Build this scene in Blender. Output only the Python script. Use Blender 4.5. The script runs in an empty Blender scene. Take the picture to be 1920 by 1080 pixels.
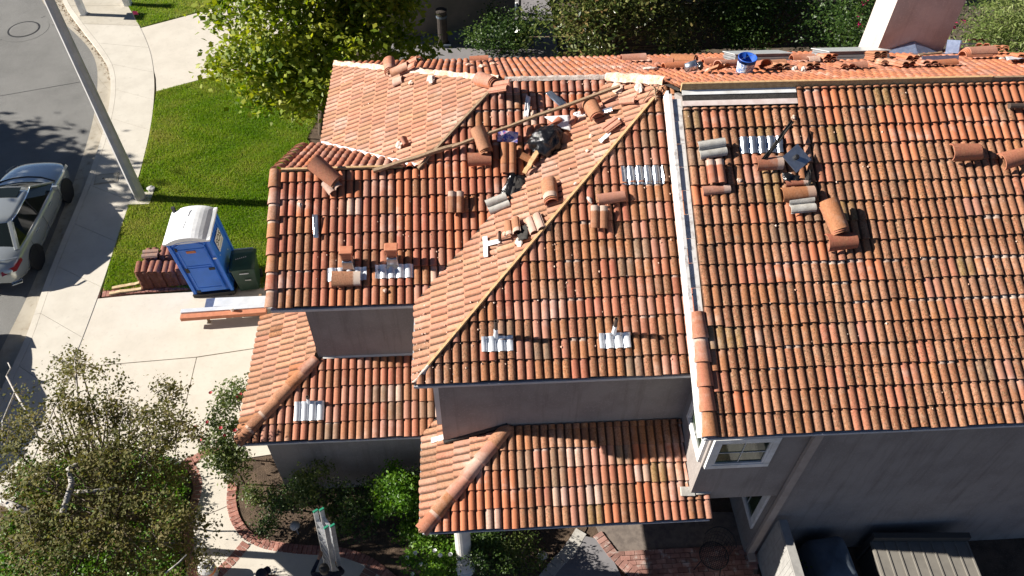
import bpy, bmesh, math, random
import numpy as np
from mathutils import Vector, Matrix, Euler
rng = random.Random(7)
nr = np.random.default_rng(7)
sc = bpy.context.scene
COL = sc.collection
PI = math.pi

# ------------------------------------------------------------------ camera, sky, sun, exposure
H = 16.328                       # camera height above the front lawn (m)
TH, RHO, PSI = math.radians(48.59), math.radians(-0.927), math.radians(3.885)
FPX = 1465.5                     # focal length in pixels of a 1920 wide picture
_fh = Vector((math.sin(PSI), math.cos(PSI), 0)); _rt = Vector((math.cos(PSI), -math.sin(PSI), 0)); _up = Vector((0, 0, 1))
_fw = _fh*math.cos(TH) - _up*math.sin(TH); _dn = -(_fh*math.sin(TH) + _up*math.cos(TH))
_r2 = _rt*math.cos(RHO) + _dn*math.sin(RHO); _d2 = -_rt*math.sin(RHO) + _dn*math.cos(RHO)
cam_d = bpy.data.cameras.new('camera'); cam = bpy.data.objects.new('camera', cam_d); COL.objects.link(cam)
cam.matrix_world = Matrix(((_r2.x, -_d2.x, -_fw.x, 0), (_r2.y, -_d2.y, -_fw.y, 0), (_r2.z, -_d2.z, -_fw.z, H), (0, 0, 0, 1)))
cam_d.sensor_width = 36; cam_d.lens = FPX/1920*36; cam_d.clip_end = 500; cam_d.clip_start = .1
sc.camera = cam
CAM = Vector((0, 0, H))
SUN_EL, SUN_AZ = math.radians(28.5), math.radians(6.5)        # the sun stands west of the house, slightly north
SDIR = Vector((-math.cos(SUN_EL)*math.cos(SUN_AZ), math.cos(SUN_EL)*math.sin(SUN_AZ), math.sin(SUN_EL)))
w = bpy.data.worlds.new('World'); sc.world = w; w.use_nodes = True
nt = w.node_tree; bg = nt.nodes['Background']; sky = nt.nodes.new('ShaderNodeTexSky'); sky.sky_type = 'NISHITA'
sky.sun_disc = False; sky.sun_elevation = SUN_EL; sky.sun_rotation = math.radians(270) + SUN_AZ
sky.air_density = .42; sky.dust_density = .15; sky.altitude = 800
nt.links.new(sky.outputs[0], bg.inputs[0]); bg.inputs[1].default_value = .05
sl = bpy.data.lights.new('sun', 'SUN'); sl.energy = 5.0; sl.angle = math.radians(.53); sl.color = (1, .945, .86)
so = bpy.data.objects.new('sun', sl); COL.objects.link(so); so.location = SDIR*60
so.rotation_euler = SDIR.to_track_quat('Z', 'Y').to_euler()
sc.view_settings.view_transform = 'Standard'; sc.view_settings.look = 'None'; sc.view_settings.exposure = 1.08
sc.view_settings.gamma = 1.0; sc.view_settings.use_curve_mapping = False
sc.cycles.max_bounces = 6; sc.cycles.transparent_max_bounces = 8

# ------------------------------------------------------------------ points of the place seen along a ray of the survey photograph
def ray(u, v):
    return _r2*((u-960)/FPX) + _d2*((v-540)/FPX) + _fw
def G(u, v, z=0.0):              # point at height z
    d = ray(u, v); return CAM + d*((z-H)/d.z)
def GP(u, v, F, off=0.0):        # point on roof face F
    d = ray(u, v); P0 = F['P'] + F['N']*off
    return CAM + d*((P0-CAM).dot(F['N'])/d.dot(F['N']))
def PX(P):
    q = Vector(P)-CAM; z = q.dot(_fw)
    return 960+FPX*q.dot(_r2)/z, 540+FPX*q.dot(_d2)/z

# ------------------------------------------------------------------ objects
def put(o, parent=None, label=None, cat=None, group=None, kind=None):
    COL.objects.link(o)
    if parent is not None: o.parent = parent
    if label: o['label'] = label
    if cat: o['category'] = cat
    if group: o['group'] = group
    if kind: o['kind'] = kind
    return o
def empty(name, M, label, cat, group=None):
    o = bpy.data.objects.new(name, None); o.empty_display_size = .1
    put(o, None, label, cat, group)
    o.matrix_world = M if isinstance(M, Matrix) else Matrix.Translation(Vector(M))
    return o
def T(x, y=0, z=0, rz=0, rx=0, ry=0):
    return Matrix.Translation(Vector((x, y, z)) if not isinstance(x, Vector) else x) @ Euler((rx, ry, rz)).to_matrix().to_4x4()
class MB:
    def __init__(s): s.v = []; s.f = []; s.at = {}; s.smooth = False
    def add(s, vs, fs, M=None):
        k = len(s.v)
        s.v += [tuple(M @ Vector(p)) if M is not None else tuple(p) for p in vs]
        s.f += [tuple(i+k for i in f) for f in fs]; return s
    def box(s, c, d, M=None, taper=1.0):
        x, y, z = [q/2 for q in d]; t = taper
        vs = [(-x,-y,-z),(x,-y,-z),(x,y,-z),(-x,y,-z),(-x*t,-y*t,z),(x*t,-y*t,z),(x*t,y*t,z),(-x*t,y*t,z)]
        vs = [(a+c[0], b+c[1], e+c[2]) for a, b, e in vs]
        return s.add(vs, [(3,2,1,0),(4,5,6,7),(0,1,5,4),(1,2,6,5),(2,3,7,6),(3,0,4,7)], M)
    def prism(s, poly, z0, z1, M=None):
        n = len(poly); a = sum(poly[i][0]*poly[(i+1)%n][1]-poly[(i+1)%n][0]*poly[i][1] for i in range(n))
        if a < 0: poly = poly[::-1]
        vs = [(p[0], p[1], z0) for p in poly]+[(p[0], p[1], z1) for p in poly]
        return s.add(vs, [tuple(range(n))[::-1], tuple(range(n, 2*n))]+[(i, (i+1)%n, n+(i+1)%n, n+i) for i in range(n)], M)
    def tube(s, pts, r, n=8, cap=True, M=None):
        pts = [Vector(p) for p in pts]; rs = r if isinstance(r, (list, tuple)) else [r]*len(pts)
        vs = []; fs = []
        for i, p in enumerate(pts):
            t = (pts[min(i+1, len(pts)-1)]-pts[max(i-1, 0)]).normalized()
            a = Vector((0, 0, 1)) if abs(t.z) < .9 else Vector((1, 0, 0))
            x = t.cross(a).normalized(); y = t.cross(x).normalized()
            for k in range(n):
                q = 2*PI*k/n; vs.append(p + x*(rs[i]*math.cos(q)) + y*(rs[i]*math.sin(q)))
        for i in range(len(pts)-1):
            for k in range(n): fs.append((i*n+k, i*n+(k+1)%n, (i+1)*n+(k+1)%n, (i+1)*n+k))
        if cap: fs += [tuple(range(n))[::-1], tuple(range((len(pts)-1)*n, len(pts)*n))]
        return s.add(vs, fs, M)
    def lathe(s, prof, n=16, M=None, cap=True):
        vs = []; fs = []
        for r, z in prof:
            for k in range(n): vs.append((r*math.cos(2*PI*k/n), r*math.sin(2*PI*k/n), z))
        for i in range(len(prof)-1):
            for k in range(n): fs.append((i*n+k, i*n+(k+1)%n, (i+1)*n+(k+1)%n, (i+1)*n+k))
        if cap: fs += [tuple(range(n))[::-1], tuple(range((len(prof)-1)*n, len(prof)*n))]
        return s.add(vs, fs, M)
    def grid(s, P, M=None):          # P[i][j] points
        n, m = len(P), len(P[0])
        return s.add([p for r in P for p in r], [(i*m+j, i*m+j+1, (i+1)*m+j+1, (i+1)*m+j) for i in range(n-1) for j in range(m-1)], M)
    def mesh(s, name, mat, smooth=False, bevel=0):
        me = bpy.data.meshes.new(name); me.from_pydata([tuple(p) for p in s.v], [], s.f)
        if bevel:
            bm = bmesh.new(); bm.from_mesh(me); bmesh.ops.remove_doubles(bm, verts=bm.verts, dist=1e-5)
            es = [e for e in bm.edges if len(e.link_faces) == 2 and e.calc_face_angle(0) > .6]
            bmesh.ops.bevel(bm, geom=es, offset=bevel, segments=2, profile=.6, affect='EDGES', clamp_overlap=True); bm.to_mesh(me); bm.free()
        if mat: me.materials.append(mat)
        if smooth: me.polygons.foreach_set('use_smooth', [True]*len(me.polygons))
        return me
    def obj(s, name, mat, parent=None, smooth=False, bevel=0, M=None, **k):
        o = bpy.data.objects.new(name, s.mesh(name, mat, smooth, bevel)); put(o, parent, **k)
        if M is not None: o.matrix_local = M
        return o
def npmesh(name, V, F, mat, attrs=None, smooth=False):
    V = np.asarray(V, np.float32); F = np.asarray(F, np.int32); me = bpy.data.meshes.new(name); k = F.shape[1]
    me.vertices.add(len(V)); me.vertices.foreach_set('co', V.ravel())
    me.loops.add(F.size); me.loops.foreach_set('vertex_index', F.ravel())
    me.polygons.add(len(F)); me.polygons.foreach_set('loop_start', np.arange(len(F), dtype=np.int32)*k)
    if smooth: me.polygons.foreach_set('use_smooth', np.ones(len(F), bool))
    me.update(calc_edges=True)
    for n, (ty, a) in (attrs or {}).items():
        at = me.attributes.new(n, ty, 'POINT'); a = np.asarray(a, np.float32)
        at.data.foreach_set('color' if ty == 'FLOAT_COLOR' else 'vector' if ty == 'FLOAT_VECTOR' else 'value', a.ravel())
    if mat: me.materials.append(mat)
    return me
def copy_thing(src, M, label=None, group=None):
    r = src.copy(); COL.objects.link(r); r.matrix_world = M
    if label: r['label'] = label
    if group: r['group'] = group
    for ch in src.children:
        c = ch.copy(); COL.objects.link(c); c.parent = r
        for g in ch.children:
            d = g.copy(); COL.objects.link(d); d.parent = c
    return r

# ------------------------------------------------------------------ materials
def N(t, ty, **k):
    n = t.nodes.new(ty)
    for a, b in k.items(): setattr(n, a, b)
    return n
def mixc(t, f, a, b, blend='MIX'):
    m = N(t, 'ShaderNodeMix', data_type='RGBA', blend_type=blend)
    for s, x in ((m.inputs[0], f), (m.inputs[6], a), (m.inputs[7], b)):
        if hasattr(x, 'is_linked') or isinstance(x, bpy.types.NodeSocket): t.links.new(x, s)
        else: s.default_value = x if not isinstance(x, (tuple, list)) else (*x[:3], 1)
    return m.outputs[2]
def ramp(t, f, a, b):
    m = N(t, 'ShaderNodeMapRange', clamp=True); t.links.new(f, m.inputs[0])
    m.inputs[1].default_value = a; m.inputs[2].default_value = b; return m.outputs[0]
def noise(t, vec, scale, detail=4, rough=.6, dist=0):
    n = N(t, 'ShaderNodeTexNoise'); n.inputs['Scale'].default_value = scale; n.inputs['Detail'].default_value = detail
    n.inputs['Roughness'].default_value = rough; n.inputs['Distortion'].default_value = dist
    if vec is not None: t.links.new(vec, n.inputs['Vector'])
    return n.outputs['Fac']
def mathn(t, op, a, b):
    m = N(t, 'ShaderNodeMath', operation=op)
    for s, x in ((m.inputs[0], a), (m.inputs[1], b)):
        if isinstance(x, bpy.types.NodeSocket): t.links.new(x, s)
        else: s.default_value = x
    return m.outputs[0]
def new_mat(name):
    m = bpy.data.materials.new(name); m.use_nodes = True; t = m.node_tree
    return m, t, t.nodes['Principled BSDF']
def mat(name, c, c2=None, s=6.0, c3=None, s3=40.0, lo=.42, hi=.62, lo3=.55, hi3=.7, rough=.8, metal=0, bump=0, bs=60, spec=.4, coat=0, dist=0, obrand=0):
    m, t, b = new_mat(name)
    pos = N(t, 'ShaderNodeNewGeometry').outputs['Position']
    col = None
    if c2 is not None:
        col = mixc(t, ramp(t, noise(t, pos, s, 5, .62, dist), lo, hi), c, c2)
    if c3 is not None:
        col = mixc(t, ramp(t, noise(t, pos, s3, 3, .6), lo3, hi3), col if col is not None else c, c3)
    if obrand:
        oi = N(t, 'ShaderNodeObjectInfo').outputs['Random']
        hs = N(t, 'ShaderNodeHueSaturation'); t.links.new(mathn(t, 'ADD', mathn(t, 'MULTIPLY', oi, 2*obrand), 1-obrand), hs.inputs['Value'])
        if col is not None: t.links.new(col, hs.inputs['Color'])
        else: hs.inputs['Color'].default_value = (*c, 1)
        col = hs.outputs[0]
    if col is None: b.inputs['Base Color'].default_value = (*c, 1)
    else: t.links.new(col, b.inputs['Base Color'])
    b.inputs['Roughness'].default_value = rough; b.inputs['Metallic'].default_value = metal
    b.inputs['Specular IOR Level'].default_value = spec; b.inputs['Coat Weight'].default_value = coat
    b.inputs['Coat Roughness'].default_value = .05
    if bump:
        bp = N(t, 'ShaderNodeBump'); bp.inputs['Strength'].default_value = bump; bp.inputs['Distance'].default_value = .02
        t.links.new(noise(t, pos, bs, 5, .65), bp.inputs['Height']); t.links.new(bp.outputs[0], b.inputs['Normal'])
    return m
def leaf_mat(name, cols, rough=.5, trans=.35):
    m, t, b = new_mat(name)
    at = N(t, 'ShaderNodeAttribute', attribute_name='rnd').outputs['Fac']
    r = N(t, 'ShaderNodeValToRGB'); t.links.new(at, r.inputs[0]); e = r.color_ramp.elements
    e[0].color = (*cols[0], 1); e[1].color = (*cols[-1], 1)
    for i, c in enumerate(cols[1:-1]): q = e.new((i+1)/(len(cols)-1)); q.color = (*c, 1)
    t.links.new(r.outputs[0], b.inputs['Base Color']); b.inputs['Roughness'].default_value = rough
    b.inputs['Specular IOR Level'].default_value = .35
    tr = N(t, 'ShaderNodeBsdfTranslucent'); hs = N(t, 'ShaderNodeHueSaturation'); hs.inputs['Value'].default_value = 1.5; hs.inputs['Saturation'].default_value = 1.1
    t.links.new(r.outputs[0], hs.inputs['Color']); t.links.new(hs.outputs[0], tr.inputs[0])
    ms = N(t, 'ShaderNodeMixShader'); ms.inputs[0].default_value = trans
    t.links.new(b.outputs[0], ms.inputs[1]); t.links.new(tr.outputs[0], ms.inputs[2]); t.links.new(ms.outputs[0], t.nodes['Material Output'].inputs[0])
    return m
def streaks(m, c, amt):
    t = m.node_tree; b = t.nodes['Principled BSDF']; src = b.inputs['Base Color'].links[0].from_socket
    p_ = N(t, 'ShaderNodeNewGeometry').outputs['Position']; mp = N(t, 'ShaderNodeMapping'); mp.inputs['Scale'].default_value = (5, 5, .35); t.links.new(p_, mp.inputs[0])
    f = mathn(t, 'MULTIPLY', ramp(t, noise(t, mp.outputs[0], 1.6, 5, .65), .52, .72), amt)
    t.links.new(mixc(t, f, src, c), b.inputs['Base Color'])
# fired clay tile: colour, lichen weight, length position and cement weight are per-tile attributes
M_tile, t, b = new_mat('clay_tile')
pos = N(t, 'ShaderNodeNewGeometry').outputs['Position']
ac = N(t, 'ShaderNodeAttribute', attribute_name='tcol'); tp = N(t, 'ShaderNodeAttribute', attribute_name='tp')
sep = N(t, 'ShaderNodeSeparateXYZ'); t.links.new(tp.outputs['Vector'], sep.inputs[0])
mp = N(t, 'ShaderNodeMapping'); mp.inputs['Scale'].default_value = (1, .3, .3); t.links.new(pos, mp.inputs[0]); mpo = mp.outputs[0]
n1 = ramp(t, noise(t, mpo, 14, 4, .6), .35, .68); n2 = ramp(t, noise(t, pos, 34, 5, .75), .48, .58); n3 = ramp(t, noise(t, mpo, 60, 3, .6), .54, .64)
c = mixc(t, mathn(t, 'MULTIPLY', n1, .4), ac.outputs['Color'], (.42, .18, .09))
c = mixc(t, mathn(t, 'MULTIPLY', n2, mathn(t, 'MULTIPLY', ac.outputs['Alpha'], .85)), c, (.085, .045, .016))
c = mixc(t, mathn(t, 'MULTIPLY', n3, mathn(t, 'MULTIPLY', ac.outputs['Alpha'], .5)), c, (.50, .34, .20))
dust = mathn(t, 'MULTIPLY', ramp(t, noise(t, pos, 3.2, 5, .65), .56, .8), .35); c = mixc(t, dust, c, (.52, .38, .30))
stain = mathn(t, 'MULTIPLY', ramp(t, noise(t, pos, 4.5, 4, .6), .55, .75), mathn(t, 'MULTIPLY', ac.outputs['Alpha'], .5)); c = mixc(t, stain, c, (.11, .075, .05))
broad = mathn(t, 'MULTIPLY', ramp(t, noise(t, pos, .75, 6, .68), .47, .66), mathn(t, 'MULTIPLY', ac.outputs['Alpha'], .42)); c = mixc(t, broad, c, (.135, .085, .052))
chalk = mathn(t, 'MULTIPLY', ramp(t, noise(t, pos, .9, 6, .7), .56, .74), mathn(t, 'MULTIPLY', mathn(t, 'SUBTRACT', 1.1, ac.outputs['Alpha']), .75)); c = mixc(t, chalk, c, (.62, .47, .40))
edge = mathn(t, 'ADD', sep.outputs[0], mathn(t, 'MULTIPLY', mathn(t, 'SUBTRACT', noise(t, pos, 30, 3), .5), .12))
cem = mathn(t, 'MULTIPLY', ramp(t, edge, .73, .79), sep.outputs[1]); c = mixc(t, cem, c, (.56, .48, .41))
valley_dirt_shade = mathn(t, 'MULTIPLY', ramp(t, mathn(t, 'ADD', sep.outputs[2], mathn(t, 'MULTIPLY', mathn(t, 'SUBTRACT', noise(t, pos, 22, 4), .5), .9)), .74, .12), .86); c = mixc(t, valley_dirt_shade, c, (.062, .032, .02))  # valley dirt, coloured darker still to paint in the shade between rolls
t.links.new(c, b.inputs['Base Color']); b.inputs['Roughness'].default_value = .78; b.inputs['Specular IOR Level'].default_value = .3
bp = N(t, 'ShaderNodeBump'); bp.inputs['Strength'].default_value = .35; bp.inputs['Distance'].default_value = .008
t.links.new(noise(t, pos, 70, 4, .7), bp.inputs['Height']); t.links.new(bp.outputs[0], b.inputs['Normal'])

M = {}
M['chimney'] = mat('chimney_stucco', (.55, .495, .455), (.46, .41, .375), 1.5, (.6, .54, .5), 30, bump=.5, bs=45, rough=.95)
M['stucco'] = mat('stucco', (.30, .268, .248), (.25, .222, .207), 1.5, (.335, .30, .28), 30, bump=.5, bs=45, rough=.95)
M['trim'] = mat('taupe_trim_paint', (.40, .34, .30), (.35, .295, .26), 4, rough=.7)
M['stucco_pale'] = mat('stucco_pale', (.72, .69, .65), (.62, .59, .55), 2.0, bump=.3, bs=45, rough=.95)
M['white_paint'] = mat('white_paint', (.78, .78, .77), (.64, .63, .60), 5, rough=.5)
streaks(M['stucco'], (.15, .125, .115), .45); streaks(M['chimney'], (.34, .27, .24), .4)
M['fascia'] = mat('fascia_paint', (.52, .53, .55), (.44, .45, .47), 4, rough=.5)
M['strip'] = mat('weathered_white_board', (.70, .67, .64), (.40, .36, .34), 9, (.30, .24, .22), 28, .5, .66, .66, .76, rough=.8)
M['deck'] = mat('roofing_felt', (.045, .035, .03), (.08, .06, .05), 8, rough=.9)
M['felt_pink'] = mat('old_underlay_paper', (.62, .50, .46), (.72, .62, .58), 6, rough=.9)
M['wood'] = mat('batten_wood', (.56, .36, .18), (.44, .26, .12), 14, (.62, .45, .26), 50, rough=.8, bump=.3)
M['wood_old'] = mat('weathered_wood', (.31, .21, .13), (.21, .14, .085), 18, (.42, .31, .20), 60, rough=.85, bump=.4)
M['wood_pale'] = mat('pale_timber', (.62, .46, .28), (.5, .36, .2), 20, rough=.8)
M['zinc'] = mat('galvanised_sheet', (.62, .66, .72), (.5, .54, .6), 12, rough=.28, metal=.9, spec=.6)
M['alu_paint'] = mat('white_coated_flashing', (.78, .80, .83), (.66, .69, .73), 3, rough=.35, metal=.25)
M['blue_sheet'] = mat('blue_grey_sheet', (.26, .33, .50), (.34, .42, .60), 10, rough=.3, metal=.7)
M['mortar'] = mat('mortar', (.66, .58, .52), (.5, .40, .34), 14, rough=.95, bump=.8, bs=50)
M['mortar_clay'] = mat('mortar_over_clay', (.60, .38, .27), (.70, .58, .49), 9, (.48, .22, .12), 24, rough=.95, bump=.7, bs=40)
M['grey_tile'] = mat('grey_cement_tile', (.48, .46, .42), (.38, .36, .32), 10, rough=.9, bump=.3)
M['black_plastic'] = mat('black_plastic_film', (.010, .010, .011), rough=.16, spec=.6, bump=1, bs=14)
M['black'] = mat('black_rubber', (.018, .018, .02), rough=.6)
M['black_felt'] = mat('black_felt', (.03, .027, .025), (.05, .045, .04), 20, rough=.85, bump=.5)
M['concrete'] = mat('drive_concrete', (.60, .55, .47), (.54, .495, .42), 1.2, (.46, .42, .36), 7, .4, .65, .62, .85, rough=.9, bump=.12, bs=120)
M['walk'] = mat('pavement_concrete', (.58, .54, .465), (.52, .48, .41), 1.4, (.42, .39, .33), 5, .4, .65, .6, .85, rough=.9, bump=.15, bs=120)
M['walk_old'] = mat('aged_pavement_concrete', (.43, .39, .315), (.5, .46, .385), 1.6, (.36, .33, .27), 5, .4, .65, .55, .8, rough=.9, bump=.15, bs=120)
streaks(M['concrete'], (.40, .365, .31), .25)
M['gutter_pan'] = mat('gutter_concrete', (.42, .38, .31), (.34, .30, .235), 2.5, (.22, .18, .13), 5, .4, .65, .62, .8, rough=.9, bump=.2, bs=90)
M['road'] = mat('old_road_surface', (.185, .182, .172), (.145, .143, .135), .7, (.27, .265, .25), 90, .4, .65, .55, .66, rough=.92, bump=.5, bs=130)
M['ground'] = mat('dry_soil', (.11, .085, .06), (.07, .052, .036), 2, rough=.98, bump=.6, bs=15)
M['soil'] = mat('bed_soil', (.115, .078, .052), (.06, .04, .027), 3, (.16, .115, .08), 40, rough=.98, bump=.9, bs=30)
M['lawn'] = mat('turf', (.13, .19, .025), (.19, .23, .045), 1.1, (.075, .12, .014), 18, rough=.95, bump=1, bs=60)
M['brick'] = mat('paver_brick', (.36, .165, .125), (.28, .12, .095), 9, (.46, .31, .26), 20, rough=.9, bump=.3, obrand=.28)
M['brick_old'] = mat('patio_brick', (.25, .125, .10), (.33, .19, .155), 3, (.42, .34, .30), 6, .4, .6, .56, .66, rough=.9, bump=.3, obrand=.3)
M['joint'] = mat('sand_joint', (.20, .165, .14), (.14, .115, .10), 8, rough=.98)
M['yard_paving'] = mat('yard_paving', (.23, .22, .225), (.19, .18, .185), 1, rough=.9)
M['nb_wall'] = mat('neighbour_stucco', (.22, .185, .155), (.18, .155, .13), 2, rough=.95, bump=.3)
M['dark_wood'] = mat('dark_fence_wood', (.05, .04, .033), (.035, .028, .024), 5, rough=.9)
M['pole'] = mat('lamp_post_concrete', (.46, .45, .44), (.40, .39, .38), 3, rough=.7)
M['pb'] = mat('blue_polyethylene', (.035, .20, .76), (.03, .18, .68), 3, rough=.42)
M['pb_white'] = mat('white_roof_shell', (.80, .81, .82), (.70, .71, .73), 4, rough=.45)
M['white_plate'] = mat('white_plate', (.80, .80, .77), rough=.5)
M['ink'] = mat('black_ink', (.02, .02, .022), rough=.6)
M['orange'] = mat('orange_plate', (.55, .16, .05), rough=.5)
M['bin'] = mat('dark_green_plastic', (.014, .045, .028), (.02, .056, .036), 4, rough=.5)
M['paint'] = mat('silver_green_car_paint', (.46, .49, .485), rough=.24, metal=.6, coat=1)
M['glass'] = mat('tinted_glass', (.010, .014, .013), rough=.06, spec=.45)
M['pane'] = mat('window_pane', (.018, .028, .022), (.05, .075, .04), 3, rough=.05, spec=.5)
M['chrome'] = mat('chrome', (.75, .75, .76), rough=.12, metal=1)
M['rim'] = mat('wheel_rim', (.45, .45, .46), rough=.35, metal=.3)
M['red_lens'] = mat('red_lens', (.22, .012, .012), rough=.12, coat=1)
M['lamp_lens'] = mat('clear_lens', (.55, .57, .6), rough=.1, coat=1)
M['alu'] = mat('aluminium', (.66, .67, .68), (.5, .51, .52), 20, rough=.42, metal=.75)
M['green_tip'] = mat('green_plastic', (.03, .28, .16), rough=.5)
M['navy'] = mat('navy_cloth', (.012, .014, .026), (.018, .02, .034), 20, rough=.9)
M['skin'] = mat('skin', (.30, .16, .10), rough=.6)
M['hair'] = mat('dark_hair', (.012, .009, .008), rough=.6)
M['box_lid'] = mat('taupe_resin', (.20, .185, .16), (.17, .157, .137), 4, rough=.6)
M['box_dark'] = mat('dark_resin', (.06, .056, .05), rough=.7)
M['cover'] = mat('blue_grey_cover', (.10, .125, .155), (.075, .095, .12), 3, rough=.8)
M['fence'] = mat('grey_fence_paint', (.33, .32, .30), (.27, .26, .245), 6, rough=.8)
M['bark'] = mat('brown_bark', (.13, .09, .06), (.07, .05, .035), 12, rough=.95, bump=.8, bs=30)
M['pale_bark'] = mat('pale_bark', (.50, .47, .43), (.30, .27, .24), 10, rough=.9, bump=.4)
M['twig'] = mat('grey_twig', (.20, .16, .13), (.13, .10, .08), 14, rough=.95)
M['terra'] = mat('terracotta_vent', (.55, .22, .12), (.47, .17, .09), 8, rough=.7)
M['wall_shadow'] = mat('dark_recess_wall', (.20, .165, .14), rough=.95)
M['blue_tub'] = mat('blue_tub_plastic', (.02, .09, .42), rough=.35)
M['tub_label'] = mat('tub_label', (.70, .74, .80), (.10, .18, .42), 26, lo=.45, hi=.55, rough=.5)
M['skylight_grey'] = mat('skylight_frame', (.20, .21, .22), (.25, .26, .27), 3, rough=.5)
M['skylight_top'] = mat('skylight_dome', (.58, .60, .60), (.5, .52, .52), 4, rough=.25, spec=.7)
M['carton'] = mat('printed_carton', (.10, .14, .50), (.72, .60, .70), 16, (.62, .18, .34), 22, .46, .52, .58, .62, rough=.45)
M['foam'] = mat('white_foam_board', (.82, .82, .82), (.7, .7, .72), 7, rough=.7)
M['red_flower'] = mat('red_petal', (.32, .012, .02), rough=.6)
M['pink_flower'] = mat('magenta_petal', (.48, .02, .13), rough=.6)
M['white_flower'] = mat('white_petal', (.75, .75, .72), rough=.6)
M['pipe'] = mat('dark_pipe', (.07, .05, .04), rough=.6)
M['litter'] = mat('dry_leaf_litter', (.16, .10, .06), (.24, .15, .08), 30, rough=.95)

# ------------------------------------------------------------------ the house: one thing, its roof faces laid with single tiles
house = empty('house', (0, 0, 0), 'two storey stucco house with red clay tile roofs half stripped of ridge tiles', 'house')
TW, TE, RW = .314, .352, .157     # tile width (two rolls), exposed length, one roll
tu, tl_ = .5226, .4385            # upper and lower pitch
def face(name, P, U, slope, up, lo, hi, urange, tone, base):
    U = Vector(U); h = Vector(up); V = (h + Vector((0, 0, slope))).normalized(); c = math.sqrt(1+slope*slope)
    return dict(name=name, P=Vector(P), U=U, V=V, N=U.cross(V).normalized(), c=c, lo=np.array(lo, float), hi=np.array(hi, float), ur=urange, tone=tone, base=base)
def uvw(F, u, v, n=0): return F['P'] + F['U']*u + F['V']*v + F['N']*n
def frame(F, u, v, n=0, ang=0):
    p = uvw(F, u, v, n); R = Matrix((F['U'], F['V'], F['N'])).transposed().to_4x4()
    return Matrix.Translation(p) @ R @ Matrix.Rotation(ang, 4, 'Z')
def fuv(F, P): d = Vector(P)-F['P']; return d.dot(F['U']), d.dot(F['V'])
xLv, xM, xW, xRv, xE = -3.80, -1.156, -3.389, 3.473, 13.2
yL, yM, yR, yN, yG = 9.464, 7.646, 6.223, 17.525, 14.264
zE, zR, zL = 5.241, 5.532, 2.663
xl, yl, xp, yp = -4.868, 8.189, -1.2, 6.162
FACES = {}
def addF(*a): f = face(*a); FACES[f['name']] = f
# S faces: u = x
addF('R', (0, yR, zR), (1,0,0), tu, (0,1,0), [(xRv+.24,0),(xE,0)], [(xRv+.24,5.02),(5.78,5.02),(5.781,5.33),(xE,5.33)], (xRv+.24, xE), 'R', 0)
addF('M', (0, yM, zE), (1,0,0), tu, (0,1,0), [(xM,0),(3.83,0)], [(xM,0),(3.785,4.94),(3.83,4.94)], (xM, 3.83), 'M', 0)
addF('L', (0, yL, zE), (1,0,0), tu, (0,1,0), [(xLv+.1,0),(xM,0),(2.874,4.03)], [(xLv+.1,2.36),(-1.03,2.36),(.64,4.0),(2.874,4.03)], (xLv+.1, 2.874), 'L', 0)
addF('G', (0, yl, zL), (1,0,0), tl_, (0,1,0), [(xl,0),(xp,0),(-.75,.45)], [(xl,0),(xl+1.5,1.5),(-.75,1.5)], (xl, -.75), 'G', 0)
addF('P', (0, yp, zL), (1,0,0), tl_, (0,1,0), [(xp,0),(4.2,0)], [(xp,0),(xp+1.70,1.70),(3.83,1.70),(3.831,.40),(4.2,.40)], (xp, 4.2), 'P', 0)
# W faces: u = -y (right hand when looking up the slope)
addF('MW', (xM, 0, zE), (0,-1,0), tu, (1,0,0), [(-13.494,4.03),(-yL,0),(-yM,0)], [(-13.494,4.03),(-12.587,4.94),(-yM,0)], (-13.494, -yM), 'W', 1)
addF('W', (xW, 0, zE), (0,-1,0), tu, (1,0,0), [(-yN,0),(-yG,0),(-11.865,2.399)], [(-yN,0),(-13.494,4.03),(-11.865,2.401)], (-yN, -11.865), 'W', 1)
addF('GW', (xl, 0, zL), (0,-1,0), tl_, (1,0,0), [(-11.4,0),(-yl,0)], [(-11.4,1.5),(-yl-1.5,1.5),(-yl,0)], (-11.4, -yl), 'GW', 1)
addF('PW', (xp, 0, zL), (0,-1,0), tl_, (1,0,0), [(-8.639,.45),(-yl,0),(-yp,0)], [(-8.639,.45),(-7.89,.45),(-7.885,1.70),(-yp-1.70,1.70),(-yp,0)], (-8.639, -yp), 'PW', 1)
# N faces: u = -x
addF('N', (0, yN, zE), (-1,0,0), tu, (0,-1,0), [(-xE,0),(-xW,0)], [(-xE,5.9),(-xRv-.2,5.9),(-xRv-.19,4.83),(-2.874,4.03),(-.64,4.03),(-xW,0)], (-xE, -xW), 'N', 0)
addF('LN', (0, yG, zE), (-1,0,0), tu, (0,-1,0), [(.99,2.399),(-xW,0),(-xLv-.1,0)], [(.99,2.40),(-xLv-.1,2.36)], (.99, -xLv-.1), 'LN', 0)

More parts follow.
